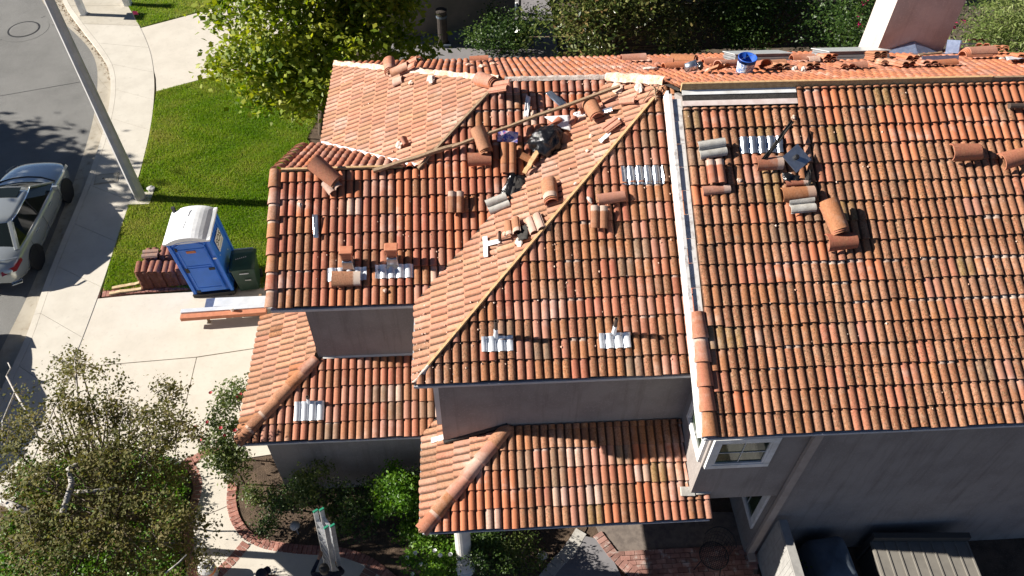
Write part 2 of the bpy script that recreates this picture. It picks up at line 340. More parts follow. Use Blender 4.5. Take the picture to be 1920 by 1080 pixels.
# one tile: two rolls, nose raised over the course below
def profile():
    pts = []
    for r in range(2):
        x0 = r*RW
        for k in range(7):
            a = PI*(1-k/6); pts.append((x0+RW/2+.066*math.cos(a), .044*math.sin(a)**.8 if 0 < k < 6 else 0.0))
    return [(0, 0)] + pts + [(TW, 0)]
PROF = profile()
def roll_h(u):
    s = (u % RW) - RW/2
    return .044*math.sqrt(max(0, 1-(s/.066)**2)) if abs(s) < .066 else 0.0
HEADLAP = .05
def tile_verts(F, u0, v0, clip, jit):
    """profile columns of one tile; clip: limit to the face outline. returns verts(local u,v,n), faces, tv"""
    top = []; ok = []
    L = TE+HEADLAP
    for x, h in PROF:
        u = u0+x
        a, b_ = v0, v0+L
        if clip:
            uc = min(max(u, F['ur'][0]), F['ur'][1])
            lo = np.interp(uc, F['lo'][:,0], F['lo'][:,1])*F['c']; hi = np.interp(uc, F['hi'][:,0], F['hi'][:,1])*F['c']
            a2 = min(max(a, lo), b_); b2 = max(min(b_, hi), a2)
            if a2 > b2: a2 = b2
            inside = F['ur'][0]-1e-6 <= u <= F['ur'][1]+1e-6
            ok.append(inside and b2-a2 > .004); top.append((u, a2, b2, h))
        else:
            ok.append(True); top.append((u, a, b_, h))
    V = []; Fc = []; tv = []
    n = len(top)
    for (u, a, b_, h) in top:
        fa, fb = (a-v0)/L, (b_-v0)/L
        za, zb = .044*(1-fa)+h*(1+.04*(1-fa)), .044*(1-fb)+h
        V += [(u, a, za), (u, b_, zb), (u, a, za), (u, a-.001, za-.042 if h > .012 else za-.036)]
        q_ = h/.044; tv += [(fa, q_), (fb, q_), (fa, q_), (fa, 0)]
    for k in range(n-1):
        if ok[k] or ok[k+1]:
            p, q = 4*k, 4*(k+1)
            Fc += [(p, q, q+1, p+1), (p+3, q+3, q+2, p+2)]
    return V, Fc, tv
PAL = dict(
    fresh=(.46, .150, .070), clay=(.40, .145, .088), red=(.36, .112, .070), pink=(.43, .20, .145), pale=(.47, .33, .27),
    brown=(.315, .132, .070), tan=(.375, .172, .096), olive=(.25, .155, .060), grey=(.24, .155, .105), rust=(.37, .150, .066),
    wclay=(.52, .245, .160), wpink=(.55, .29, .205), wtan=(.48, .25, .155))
TONES = dict(
    R=[('brown',38,.85),('tan',28,.8),('rust',18,.7),('clay',8,.5),('olive',3,.9),('grey',2,.8),('pink',2,.35),('fresh',1,.08)],
    M=[('clay',26,.4),('rust',22,.5),('brown',18,.7),('tan',8,.6),('pink',9,.2),('red',12,.3),('grey',4,.6)],
    L=[('red',30,.3),('clay',30,.3),('brown',14,.55),('rust',8,.45),('pink',6,.2),('pale',2,.2),('fresh',8,.06)],
    G=[('pink',20,.2),('clay',22,.25),('tan',18,.35),('brown',16,.4),('red',8,.3),('pale',8,.2),('grey',6,.4)],
    P=[('pink',16,.2),('clay',20,.25),('tan',20,.45),('brown',10,.5),('grey',12,.5),('fresh',8,.05),('pale',5,.2),('olive',6,.5)],
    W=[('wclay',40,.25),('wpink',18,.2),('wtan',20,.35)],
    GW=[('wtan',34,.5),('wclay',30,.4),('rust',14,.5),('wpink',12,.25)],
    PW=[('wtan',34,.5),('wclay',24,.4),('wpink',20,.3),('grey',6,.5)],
    N=[('fresh',50,.06),('clay',30,.15),('pink',12,.1)],
    LN=[('clay',40,.15),('fresh',25,.1),('pink',18,.1),('red',15,.2)])
def tone(F, row, col, top, P):
    k = F['tone']; x, y = P.x, P.y
    if k == 'R' and top <= 4:
        px = PX(P)[0]
        thr = {1: 1862, 2: 1735, 3: 1660, 4: 1655}.get(top, 9999)
        if px > thr and rng.random() < .93: return 'fresh', .05
        if top in (2, 3) and 1535 < px < 1575: return 'fresh', .05
    if k == 'R' and rng.random() < .04 and 4 < top < 14 and x < 6.6: return 'fresh', .05
    if k == 'P' and x < .75 and row < 3 and rng.random() < .85: return 'fresh', .08
    if k == 'P' and row >= 4: return rng.choice(['tan', 'brown', 'rust']), .6
    if k == 'L' and row in (7,) : return 'fresh', .06
    if k == 'L' and top <= 1: return rng.choice(['clay', 'fresh', 'pink', 'red']), .1
    ns = TONES[k]; r = rng.random()*sum(a[1] for a in ns)
    for nm, wt, li in ns:
        r -= wt
        if r <= 0: return nm, li
    return ns[0][0], ns[0][2]
def jcol(nm):
    c = PAL[nm]; f = rng.uniform(.88, 1.12); g = rng.uniform(-.05, .05)
    return (min(.8, c[0]*f*(1+g)), c[1]*f, c[2]*f*(1-g*.6))
tilesF = []      # full tiles: (face, row, col, tone, lichen, mortar)
TOFF = -.045
bigV, bigF, bigC, bigP = [], [], [], []
def skip(F, row, col): return False
for F in FACES.values():
    k = F['name']; u0, u1 = F['ur']
    vmax = F['hi'][:,1].max()*F['c']
    ustart = u0 if k in ('R', 'L', 'LN') else math.floor(u0/TW)*TW
    nrow = int(math.ceil(vmax/TE)); ncol = int(math.ceil((u1-ustart)/TW))
    if k == 'R': F['us'] = ustart
    F['us'] = ustart; F['nrow'] = nrow
    for i in range(nrow):
        for j in range(ncol):
            uu, vv = ustart+j*TW, i*TE
            us = [uu, uu+TW/2, uu+TW]; full = True; any_ = False
            for q in (0, .25, .5, .75, 1):
                u = uu+TW*q
                if not (u0-1e-6 <= u <= u1+1e-6): full = False; continue
                lo = np.interp(u, F['lo'][:,0], F['lo'][:,1])*F['c']; hi = np.interp(u, F['hi'][:,0], F['hi'][:,1])*F['c']
                if vv < lo-1e-6 or vv+TE+HEADLAP > hi+1e-6: full = False
                if vv+TE+HEADLAP > lo and vv < hi: any_ = True
            if not any_: continue
            Pc = uvw(F, uu+TW/2, vv+TE/2)
            px, py = PX(Pc)
            if not (-250 < px < 2170 and -150 < py < 1250): continue
            nm, li = tone(F, i, j, nrow-i, Pc)
            mo = 0.0
            if k == 'R' and i in (5, 7) and px > 1480 and rng.random() < .5: mo = rng.uniform(.3, .75)
            elif k in ('R', 'M', 'L', 'G', 'P') and rng.random() < .03: mo = .5
            if k in ('M', 'L') and i >= nrow-3: mo = max(mo, .35)
            if k in ('R',) and i == nrow-1: mo = .9
            tilesF.append([F, uu, vv, full, nm, li, mo, px, py, Pc])
# the 300 full tiles that show largest become objects of their own
def shown(tl):
    F, uu, vv = tl[0], tl[1], tl[2]
    if not tl[3] or not (0 < tl[7] < 1920 and 0 < tl[8] < 1080): return -1
    a = PX(tl[9]); p = PX(tl[9]+F['U']*.1); q = PX(tl[9]+F['V']*.1)
    return abs((p[0]-a[0])*(q[1]-a[1])-(p[1]-a[1])*(q[0]-a[0]))
single = set(id(x) for x in sorted([x for x in tilesF if x[0]['name'] in ('R', 'M', 'P')], key=shown, reverse=True)[:296])
deck = MB()
for F in FACES.values():
    us = np.unique(np.concatenate([F['lo'][:,0], F['hi'][:,0]])); us = us[(us >= F['ur'][0]) & (us <= F['ur'][1])]
    row = [[uvw(F, u, np.interp(u, F['lo'][:,0], F['lo'][:,1])*F['c'], -.055), uvw(F, u, np.interp(u, F['hi'][:,0], F['hi'][:,1])*F['c'], -.055)] for u in us]
    deck.grid(row)
roof = deck.obj('roof', M['deck'], house)
pool = {}
def tile_cols(c, li, nv):
    a, b_ = rng.uniform(.86, 1.14), rng.uniform(.86, 1.14); la, lb = rng.uniform(.6, 1.3), rng.uniform(.6, 1.3); g = rng.uniform(-.04, .04)
    A = (min(.85, c[0]*a), c[1]*a*(1+g), c[2]*a, min(1, li*la)); B_ = (min(.85, c[0]*b_), c[1]*b_*(1-g), c[2]*b_, min(1, li*lb)); h = (nv//4)//2*4
    return [A]*h+[B_]*(nv-h)
def tile_mesh(nm, li, mo):
    key = (nm, mo > .3)
    if len(pool.get(key, [])) < 14:
        V, Fc, tv = tile_verts(None, 0, 0, False, 0); c = jcol(nm); nv = len(V)
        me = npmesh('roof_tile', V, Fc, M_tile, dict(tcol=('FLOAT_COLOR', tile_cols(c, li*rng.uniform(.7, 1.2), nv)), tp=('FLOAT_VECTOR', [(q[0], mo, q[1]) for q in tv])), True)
        pool.setdefault(key, []).append(me); return me
    return rng.choice(pool[key])
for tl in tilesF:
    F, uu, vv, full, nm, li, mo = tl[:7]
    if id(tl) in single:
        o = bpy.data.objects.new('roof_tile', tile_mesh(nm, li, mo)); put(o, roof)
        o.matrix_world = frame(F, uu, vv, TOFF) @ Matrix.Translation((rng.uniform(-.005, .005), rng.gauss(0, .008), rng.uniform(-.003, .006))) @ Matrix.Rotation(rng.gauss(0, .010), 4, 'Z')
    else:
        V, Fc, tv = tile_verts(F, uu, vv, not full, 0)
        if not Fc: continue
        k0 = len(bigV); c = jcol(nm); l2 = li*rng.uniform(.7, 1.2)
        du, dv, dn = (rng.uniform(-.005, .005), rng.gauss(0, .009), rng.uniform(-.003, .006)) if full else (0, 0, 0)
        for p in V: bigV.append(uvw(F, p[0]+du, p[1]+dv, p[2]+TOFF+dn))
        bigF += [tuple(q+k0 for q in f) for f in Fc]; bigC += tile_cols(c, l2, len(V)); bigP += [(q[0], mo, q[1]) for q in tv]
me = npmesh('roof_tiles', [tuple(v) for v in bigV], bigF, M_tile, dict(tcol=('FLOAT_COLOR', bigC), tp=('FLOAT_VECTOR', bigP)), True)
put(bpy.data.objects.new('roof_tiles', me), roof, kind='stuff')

# barrel (ridge) tile: tapered half round shell, runs along +x from the wide end
def barrel(L=.46, r0=.142, r1=.122, th=.018, n=10, sq=.80):
    mb = MB(); V = []; Fc = []
    for (x, r) in ((0, r0), (L, r1)):
        for q in (0, 1):
            for k in range(n+1):
                a = PI*k/n; rr = r-q*th; V.append((x, rr*math.cos(a), rr*math.sin(a)*sq))
    m = n+1
    for k in range(n):
        Fc += [(k, k+1, 2*m+k+1, 2*m+k), (m+k+1, m+k, 3*m+k, 3*m+k+1), (k+1, k, m+k, m+k+1), (2*m+k, 2*m+k+1, 3*m+k+1, 3*m+k)]
    Fc += [(0, 2*m, 3*m, m), (m-1, 2*m-1, 4*m-1, 3*m-1)]
    return V, Fc
def tcol_mesh(name, V, Fc, nm, li=.3, mo=0, axis=0, flip=False, smooth=False):
    V2 = []; F2 = []
    for f in Fc:           # split so that edges stay crisp
        if len(f) == 4: F2.append(tuple(range(len(V2), len(V2)+4))); V2 += [V[i] for i in f]
    c = jcol(nm) if isinstance(nm, str) else nm; a = np.array(V2)
    x = (a[:,axis]-a[:,axis].min())/(np.ptp(a[:,axis])+1e-6)
    if flip: x = 1-x
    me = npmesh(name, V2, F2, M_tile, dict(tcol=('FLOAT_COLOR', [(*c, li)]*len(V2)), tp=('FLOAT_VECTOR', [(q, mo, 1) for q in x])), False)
    bm = bmesh.new(); bm.from_mesh(me); bmesh.ops.remove_doubles(bm, verts=bm.verts, dist=1e-5); bm.to_mesh(me); bm.free()
    me.polygons.foreach_set('use_smooth', [True]*len(me.polygons))
    try: me.set_sharp_from_angle(angle=math.radians(38))
    except Exception: pass
    return me
BV, BF = barrel()
BAR = {nm: [tcol_mesh('ridge_tile', BV, BF, nm, li, mo) for mo in (0, .0, .45)] for nm, li in (('clay', .3), ('brown', .6), ('tan', .5), ('rust', .4), ('pink', .2), ('fresh', .1), ('red', .3), ('grey', .5))}
def along(A, B_, up, roll=0):
    """frame whose x runs from A to B and whose z is close to up"""
    x = (B_-A).normalized(); y = Vector(up).cross(x).normalized(); z = x.cross(y)
    return Matrix.Translation(A) @ Matrix((x, y, z)).transposed().to_4x4() @ Matrix.Rotation(roll, 4, 'X')
def ridge_run(A, B_, up, n, names, off=.0, s=1.0, tilt=.035):
    A, B_ = Vector(A), Vector(B_); d = (B_-A)/n; up = Vector(up)
    for i in range(n):
        nm = rng.choice(names); o = bpy.data.objects.new('ridge_tile', rng.choice(BAR[nm])); put(o, roof)
        Mx = along(A+d*i+up*(off+.02), A+d*(i+1)+up*(off-.005), up)
        k = d.length/.46*1.12
        o.matrix_world = Mx @ Matrix.Rotation(rng.uniform(-.03, .03), 4, 'Z') @ Matrix.Diagonal((k, s, s, 1))
def hip_pt(F, u, h): return uvw(F, u, h*F['c'])
# hip caps on the two lower roofs, rake caps on the left gable and on the tall right gable
ridge_run(hip_pt(FACES['G'], xl, 0)+Vector((.03, .03, 0)), hip_pt(FACES['G'], xl+1.5, 1.5), (0, 0, 1), 6, ['tan', 'rust', 'brown', 'clay'], -.03, 1.05)
ridge_run(hip_pt(FACES['P'], xp, 0)+Vector((.03, .03, 0)), hip_pt(FACES['P'], xp+1.68, 1.68), (0, 0, 1), 6, ['tan', 'clay', 'rust', 'pink'], -.03, 1.05)
FL, FR, FLN = FACES['L'], FACES['R'], FACES['LN']
ridge_run(uvw(FL, xLv, .0), uvw(FL, xLv, 2.70), FL['N'], 8, ['clay', 'rust', 'brown', 'red'], -.04, .9)
ridge_run(uvw(FLN, -xLv, 2.6), uvw(FLN, -xLv, .0), FLN['N'], 7, ['clay', 'rust', 'tan'], -.04, .9)
ridge_run(uvw(FR, xRv+.14, .0), uvw(FR, xRv+.14, 1.97), FR['N'], 5, ['rust', 'clay'], -.03, 1.0)

# hip and ridge battens left bare
def beam(A, B_, wd, ht, m, name='ridge_batten', parent=roof, up=(0, 0, 1), **k):
    A, B_ = Vector(A), Vector(B_); L = (B_-A).length; mb = MB()
    n = max(2, int(L/.9)); 
    ys = [rng.uniform(-.006, .006) for _ in range(n+1)]
    V = []; Fc = []
    for i in range(n+1):
        x = L*i/n
        for (a, b_) in ((-1, 0), (1, 0), (1, 1), (-1, 1)): V.append((x, a*wd/2+ys[i], b_*ht+ys[-i-1]*.5))
    for i in range(n):
        for q in range(4): Fc.append((4*i+q, 4*i+(q+1)%4, 4*i+4+(q+1)%4, 4*i+4+q))
    Fc += [(3,2,1,0), tuple(range(4*n, 4*n+4))]
    o = mb.add(V, Fc).obj(name, m, parent); Mx = along(A, B_, up)
    o.matrix_world = Mx; 
    for a, b_ in k.items(): o[a] = b_
    return o
FM, FW, FMW, FN = FACES['M'], FACES['W'], FACES['MW'], FACES['N']
beam(hip_pt(FM, xM+.28, .28)+Vector((0,0,.0)), hip_pt(FM, xM+4.62, 4.62)+Vector((0,0,.0)), .045, .05, M['wood'])
beam(hip_pt(FL, -1.05, 2.36)+Vector((0,0,-.01)), hip_pt(FL, .62, 4.0)+Vector((0,0,-.01)), .05, .06, M['wood_old'])
beam(uvw(FL, xLv+.12, 2.40*FL['c'], -.02), uvw(FL, -1.35, 2.40*FL['c'], -.02), .05, .05, M['wood'])
yRr, zRr = 11.597, 8.34
beam((xRv+.25, yRr, zRr-.06), (9.35, yRr, zRr-.06), .05, .16, M['wood'])
beam((9.36, yRr, zRr-.07), (xE, yRr, zRr-.07), .05, .15, M['wood_old'])

# mortar bedding left on the bare hips and ridges: lumpy strips
def lump_strip(A, B_, wd, ht, m, up, name='mortar_bed', n=40, parent=roof):
    A, B_ = Vector(A), Vector(B_); L = (B_-A).length; P = []
    for i in range(n+1):
        x = L*i/n; r = []
        for j in range(5):
            a = -1+j/2; e = rng.uniform(.75, 1.15)
            r.append((x, a*wd/2*e, ht*(1-a*a)*rng.uniform(.5, 1.2)-.02*abs(a)))
        P.append(r)
    o = MB().grid([[Vector(q) for q in r][::-1] for r in P]).obj(name, m, parent, smooth=True); o.matrix_world = along(A, B_, up); return o
lump_strip(hip_pt(FN, -xW-.02, .05)+Vector((0,0,.0)), hip_pt(FN, -.6, 4.0), .17, .075, M['mortar_clay'], (0,0,1), n=60)
lump_strip(Vector((.7, 13.494, 7.35+.0)), Vector((2.8, 13.494, 7.35)), .14, .05, M['mortar'], (0,0,1), n=30)
lump_strip(Vector((2.75, 13.4, 7.42)), Vector((3.7, 12.6, 7.84)), .26, .08, M['mortar_clay'], (0,-.3,1), n=14)
lump_strip(uvw(FW, -14.3, .03), uvw(FW, -11.95, 2.33*FW['c'], 0), .10, .04, M['alu_paint'], (0,0,1), name='valley_flashing', n=30)
lump_strip(hip_pt(FM, xM+.02, .02), hip_pt(FM, xM+.3, .3), .09, .04, M['mortar'], (0,0,1), n=8)
def gable(x0, x1, pts, m=M['stucco']):                    # triangular top of a gable wall, in the y-z plane
    V = [(x0, p[0], p[1]) for p in pts]+[(x1, p[0], p[1]) for p in pts]; n = len(pts)
    MB().add(V, [tuple(range(n))[::-1], tuple(range(n, 2*n))]+[(i, (i+1)%n, n+(i+1)%n, n+i) for i in range(n)]).obj('gable_wall', m, house)
# bare rake board between the middle roof and the tall right gable
rb = MB(); 
for (v0, v1) in ((0, 1.45), (1.452, 3.1), (3.102, 4.6), (4.602, 5.95)):
    rb.box((xRv+.035+rng.uniform(-.004,.004), (v0+v1)/2, -.02), (.06, v1-v0-.006, .07))
o = rb.obj('rake_board', M['strip'], roof); o.matrix_world = frame(FR, 0, 0, .0)
rb = MB()
for k_ in range(9):
    v0 = 2.0+k_*.43; rb.box((xRv+.155+rng.uniform(-.01, .01), v0+.215, -.03+rng.uniform(-.004, .004)), (.15+rng.uniform(-.02, .02), .42, .012))
o = rb.obj('rake_flashing', M['strip'], roof); o.matrix_world = frame(FR, 0, 0, .0)
rw = MB().prism([(0, -.30), (6.05, -.30), (6.05, -.06), (0, -.06)], -.02, .02)
o = rw.obj('gable_fascia', M['white_paint'], roof); o.matrix_world = Matrix.Translation(uvw(FR, xRv+.02, 0, 0)) @ Matrix((FR['V'], FR['N'], FR['U'])).transposed().to_4x4()
# underlay strips where the top course of the right roof is missing
for (v0, v1, m_, dz) in ((5.72, 5.82, 'felt_pink', -.02), (5.825, 5.93, 'black_felt', -.035), (5.935, 6.1, 'white_paint', -.02)):
    MB().box((0, 0, 0), (2.05, v1-v0, .012)).obj('underlay_strip', M[m_], roof).matrix_world = frame(FR, xRv+.26+1.03, (v0+v1)/2, dz)

# eaves: fascia gutters
def gutter(A, B_, m=M['fascia']):
    A, B_ = Vector(A), Vector(B_); L = (B_-A).length
    pr = [(-.07, .0), (.03, .0), (.035, -.02), (.0, -.05), (-.01, -.12), (-.03, -.135), (-.07, -.135)]
    mb = MB(); V = []; n = len(pr)
    for x in (0, L): V += [(x, -p[0], p[1]) for p in pr]
    mb.add(V, [(i, i+n, (i+1)%n+n, (i+1)%n) for i in range(n)]+[tuple(range(n)), tuple(range(n, 2*n))[::-1]])
    o = mb.obj('gutter', m, roof); x = (B_-A).normalized(); z = Vector((0, 0, 1)); y = z.cross(x)
    o.matrix_world = Matrix.Translation(A) @ Matrix((x, y, z)).transposed().to_4x4(); return o
gz = -.055
gutter((xLv-.02, yL+.02, zE+gz), (xM+.02, yL+.02, zE+gz)); gutter((xM+.02, yM+.02, zE+gz), (3.84, yM+.02, zE+gz))
gutter((xRv+.06, yR+.02, zR+gz), (xE, yR+.02, zR+gz)); gutter((xl+.03, yl+.02, zL+gz), (xp+.0, yl+.02, zL+gz)); gutter((xp+.05, yp+.02, zL+gz), (4.17, yp+.02, zL+gz))
gutter((xM+.02, yL-.06, zE+gz), (xM+.02, yM+.08, zE+gz)); gutter((xl+.02, 11.3, zL+gz), (xl+.02, yl+.1, zL+gz)); gutter((xp+.02, yl-.1, zL+gz), (xp+.02, yp+.1, zL+gz)); gutter((xW+.02, yN, zE+gz), (xW+.02, yG+.1, zE+gz))

# walls
def wall(x0, x1, y0, y1, z0, z1, m=M['stucco'], name='wall'):
    return MB().box(((x0+x1)/2, (y0+y1)/2, (z0+z1)/2), (abs(x1-x0), abs(y1-y0), abs(z1-z0))).obj(name, m, house)
wall(-3.29, -.74, 9.73, 13.9, 0, 5.19)                 # left block
gable(-3.29, -3.2, [(9.75, 5.15), (13.9, 5.15), (11.865, 6.28)])
wall(-.75, 3.86, 7.88, 17.2, 0, 5.19)                 # middle block
wall(3.85, xE, 6.57, 17.2, 2.64, 5.42)                # right block, upper storey hangs over the porch
gable(3.85, 3.95, [(6.60, 5.40), (17.1, 5.3), (11.6, 8.1)])
wall(5.55, xE, 6.575, 17.1, -.1, 2.645, M['stucco'])
wall(-3.0, -.76, 13.8, 17.2, 0, 5.18)
wall(-4.45, -.76, 8.52, 12.6, 0, 2.62)                # garage wing
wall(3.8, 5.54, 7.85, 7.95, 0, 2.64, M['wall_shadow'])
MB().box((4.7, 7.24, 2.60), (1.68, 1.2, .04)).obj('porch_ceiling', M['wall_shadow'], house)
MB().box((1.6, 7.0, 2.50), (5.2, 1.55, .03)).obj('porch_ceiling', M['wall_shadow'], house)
# pale corner board and step flashing at the middle wall
MB().box((0, 0, 0), (.09, .06, 1.55)).obj('corner_board', M['stucco_pale'], house, M=T(-.79, 7.9, 4.35))
FP, FPW, FG = FACES['P'], FACES['PW'], FACES['G']
MB().box((0, 0, 0), (.12, .34, .02)).obj('flashing', M['stucco_pale'], house).matrix_world = frame(FPW, -7.99, .40, .03)
MB().box((0, 0, 0), (2.3, .09, .02)).obj('flashing', M['stucco_pale'], house).matrix_world = frame(FG, -2.05, 1.5*FG['c']+.05, .0)
MB().box((0, 0, 0), (3.3, .10, .02)).obj('flashing', M['black_felt'], house).matrix_world = frame(FP, 2.15, 1.71*FP['c']+.06, .0)
lump_strip(Vector((-.74, 7.86, zL+.43*tl_+.06)), Vector((.5, 7.86, zL+1.7*tl_+.06)), .12, .03, M['black_felt'], (0,-1,.4), name='step_flashing', n=14, parent=house)
lump_strip(uvw(FL, xM+.05, .05), uvw(FL, 2.0, 3.15*FL['c']), .09, .012, M['black_felt'], (0,0,1), name='valley_gutter', n=10)
lump_strip(uvw(FG, xp+.03, .03), uvw(FG, -.78, .43*FG['c']), .07, .012, M['black_felt'], (0,0,1), name='valley_gutter', n=6)
# windows: frame, muntins, pane
def window(M0, wd, ht, fr=.09, nx=2, ny=2, depth=.07):
    f = MB(); f.box((0, 0, ht/2-fr/2), (wd, depth, fr)); f.box((0, 0, -ht/2+fr/2), (wd, depth, fr))
    for s in (-1, 1): f.box((s*(wd/2-fr/2), 0, 0), (fr, depth-.004, ht-2*fr-.004))
    o = f.obj('window', M['white_paint'], house, bevel=.006); o.matrix_world = M0
    iw, ih = wd-2*fr, ht-2*fr
    s_ = MB()
    for sx in (-1, 1): s_.box((sx*(iw/2-.022), -.004, 0), (.04, depth*.55, ih-.01))
    for sz in (-1, 1): s_.box((0, -.005, sz*(ih/2-.022)), (iw-.09, depth*.5, .04))
    s_.obj('sash', M['white_paint'], o)
    pn = MB().box((0, .012, 0), (iw-.01, .008, ih-.01)).obj('pane', M['pane'], o)
    mu = MB()
    for i in range(1, nx): mu.box((-iw/2+iw*i/nx, .0, 0), (.010, .012, ih-.03))
    for i in range(1, ny): mu.box((0, -.001, -ih/2+ih*i/ny), (iw-.03, .011, .010))
    mu.obj('muntin', M['white_paint'], o); return o
window(T(4.46, 6.545, 4.40), 1.14, .98, .11)
window(T(3.825, 7.12, 4.58, -PI/2), .95, 1.30, .09, 2, 3)
window(T(5.535, 7.2, 1.75, -PI/2), 1.0, 1.75, .12, 2, 1)
dn = MB().box((0, 0, 2.65), (.15, .075, 5.2)); dn.box((0, -.09, .06), (.15, .22, .075)); dn.obj('downspout', M['trim'], house, M=T(5.64, 6.52, .05))
# porch column
MB().lathe([(.20, 0), (.20, .12), (.165, .14), (.15, 2.3), (.19, 2.34), (.19, 2.5)], 20).obj('porch_column', M['stucco_pale'], house, smooth=False, M=T(-.45, 6.5, 0))
# cement caps beside the right porch end
for k_ in range(2):
    MB().box((0, 0, 0), (.27, .17, .05)).obj('cement_cap', M['grey_tile'], roof, bevel=.01).matrix_world = frame(FP, 3.80+k_*.285, .46*FP['c']+k_*.02, .04, -.04+k_*.08)
# chimney
def chimney():
    A = GP(1603, 97, FN); B_ = GP(1642, 101, FN); C_ = GP(1768, 92, FN)
    x0, x1, y0 = 10.95, 13.05, 15.6
    p = GP(1642, 101, FN); x0, y0 = p.x, p.y; q = ray(1768, 92); k = y0/q.y; x1 = (q*k).x
    w_ = x1-x0; z0 = (CAM+ray(1642,101)*(y0/ray(1642,101).y)).z
    o = MB().box(((x0+x1)/2, y0+.45, z0+1.3), (w_, .9, 4.2)).obj('chimney', M['chimney'], house)
    cr = MB(); xm = (x0+x1)/2
    cr.add([(x0, y0-.02, z0), (x1, y0-.02, z0), (xm, y0-.02, z0+.34), (x0-.03, y0-.3, z0+.06), (x1, y0-.3, z0+.06), (xm, y0-.42, z0+.2)], [(0,3,5,2), (2,5,4,1), (3,4,5)])
    cr.obj('cricket_flashing', M['blue_sheet'], o)
    return o
chim = chimney()

# ------------------------------------------------------------------ ground, street, pavements
def flat(name, poly, z0, z1, m, kind='structure', parent=None, bevel=0):
    return MB().prism([(p[0], p[1]) for p in poly], z0, z1).obj(name, m, parent, kind=kind if parent is None else None, bevel=bevel)
def resamp(pts, n):
    P = np.array([(p[0], p[1]) for p in pts]); d = np.r_[0, np.cumsum(np.linalg.norm(np.diff(P, axis=0), axis=1))]
    t_ = np.linspace(0, d[-1], n); return np.c_[np.interp(t_, d, P[:,0]), np.interp(t_, d, P[:,1])]
def smooth(P, k=2):
    P = np.array(P, float)
    for _ in range(k): Q = P.copy(); Q[1:-1] = (P[:-2]+2*P[1:-1]+P[2:])/4; P = Q
    return P
MB().add([(-150,-150,0),(150,-150,0),(150,150,0),(-150,150,0)], [(0,1,2,3)]).obj('ground', M['ground'], kind='structure', M=T(0,0,-.22))
pxl = lambda L_, z=0: [tuple(G(u, v, z)[:2]) for u, v in L_]
seam = [(70,-60),(75,0),(95,22),(150,70),(172,95),(182,118),(184,140),(183,160),(179,207),(166,260),(143,330),(98,445),(53,555),(20,620),(-15,690),(-60,780)]
curb = [(118,-60),(123,0),(158,48),(192,90),(212,120),(218,150),(216,187),(208,227),(197,268),(168,352),(130,443),(95,530),(60,637),(24,711),(-10,780),(-60,890)]
outer = [(215,-60),(233,0),(263,50),(283,97),(290,147),(288,200),(280,253),(260,333),(233,407),(193,530),(160,620),(112,740),(75,830),(20,960)]
S = smooth(resamp(pxl(seam, -.15), 60), 3); K = smooth(resamp(pxl(curb), 60), 3); O = smooth(resamp(pxl(outer), 60), 3)
far = np.array([(-60, S[-1][1]-8), (-60, S[0][1]+25)])
flat('road', np.vstack([S, far]), -.19, -.152, M['road'])
# gutter pan in segments with joints, kerb, pavement slabs
gp = empty('gutter_pan', (0,0,0), None, None); gp['kind'] = 'structure'
for lab in ('label', 'category'):
    if lab in gp: del gp[lab]
def strip_part(name, A, B_, i0, i1, zA, zB, m, parent, th=.06, gap=.004):
    a = A[i0:i1+1].copy(); b_ = B_[i0:i1+1].copy(); n = len(a)
    for q in (a, b_):
        d = (q[1]-q[0]); d /= np.linalg.norm(d); q[0] += d*gap
        d = (q[-1]-q[-2]); d /= np.linalg.norm(d); q[-1] -= d*gap
    V = [(*a[i], zA) for i in range(n)]+[(*b_[i], zB) for i in range(n)]+[(*a[i], zA-th) for i in range(n)]+[(*b_[i], zB-th) for i in range(n)]
    F_ = []
    for i in range(n-1): F_ += [(i, n+i, n+i+1, i+1), (2*n+i, i, i+1, 2*n+i+1), (n+i, 3*n+i, 3*n+i+1, n+i+1)]
    F_ += [(0, 2*n, 3*n, n), (n-1, 2*n-1, 4*n-1, 3*n-1)]
    mb = MB().add(V, F_); o = mb.obj(name, m, parent)
    me = o.data; bm = bmesh.new(); bm.from_mesh(me); bmesh.ops.recalc_face_normals(bm, faces=bm.faces); bm.to_mesh(me); bm.free(); return o
Kin = K.copy(); dK = np.gradient(K, axis=0); nK = np.c_[-dK[:,1], dK[:,0]]; nK /= np.linalg.norm(nK, axis=1)[:,None]
if ((S-K)*nK).sum() < 0: nK = -nK
Kface = K+nK*.17
for i in range(0, 59, 6): strip_part('gutter_slab', S, Kface+nK*.002, i, min(i+6, 59), -.146, -.150, M['gutter_pan'], gp, .05, .006)
kb = empty('kerb', (0,0,0), None, None); kb['kind'] = 'structure'
sw = empty('pavement', (0,0,0), None, None); sw['kind'] = 'structure'
for i in range(0, 59, 6): strip_part('kerb_stone', Kface, K, i, min(i+6, 59), -.004, .0, M['walk'], kb, .18, .004)
ob = [0, 4, 8, 12, 16, 20, 24, 28, 32, 36, 40, 44, 48, 52, 56, 59]
for a, b_ in zip(ob[:-1], ob[1:]):
    strip_part('pavement_slab', K-nK*.008, O, a, b_, .0, .004, M['walk_old'] if a < 12 else M['walk'], sw, .12, .006)
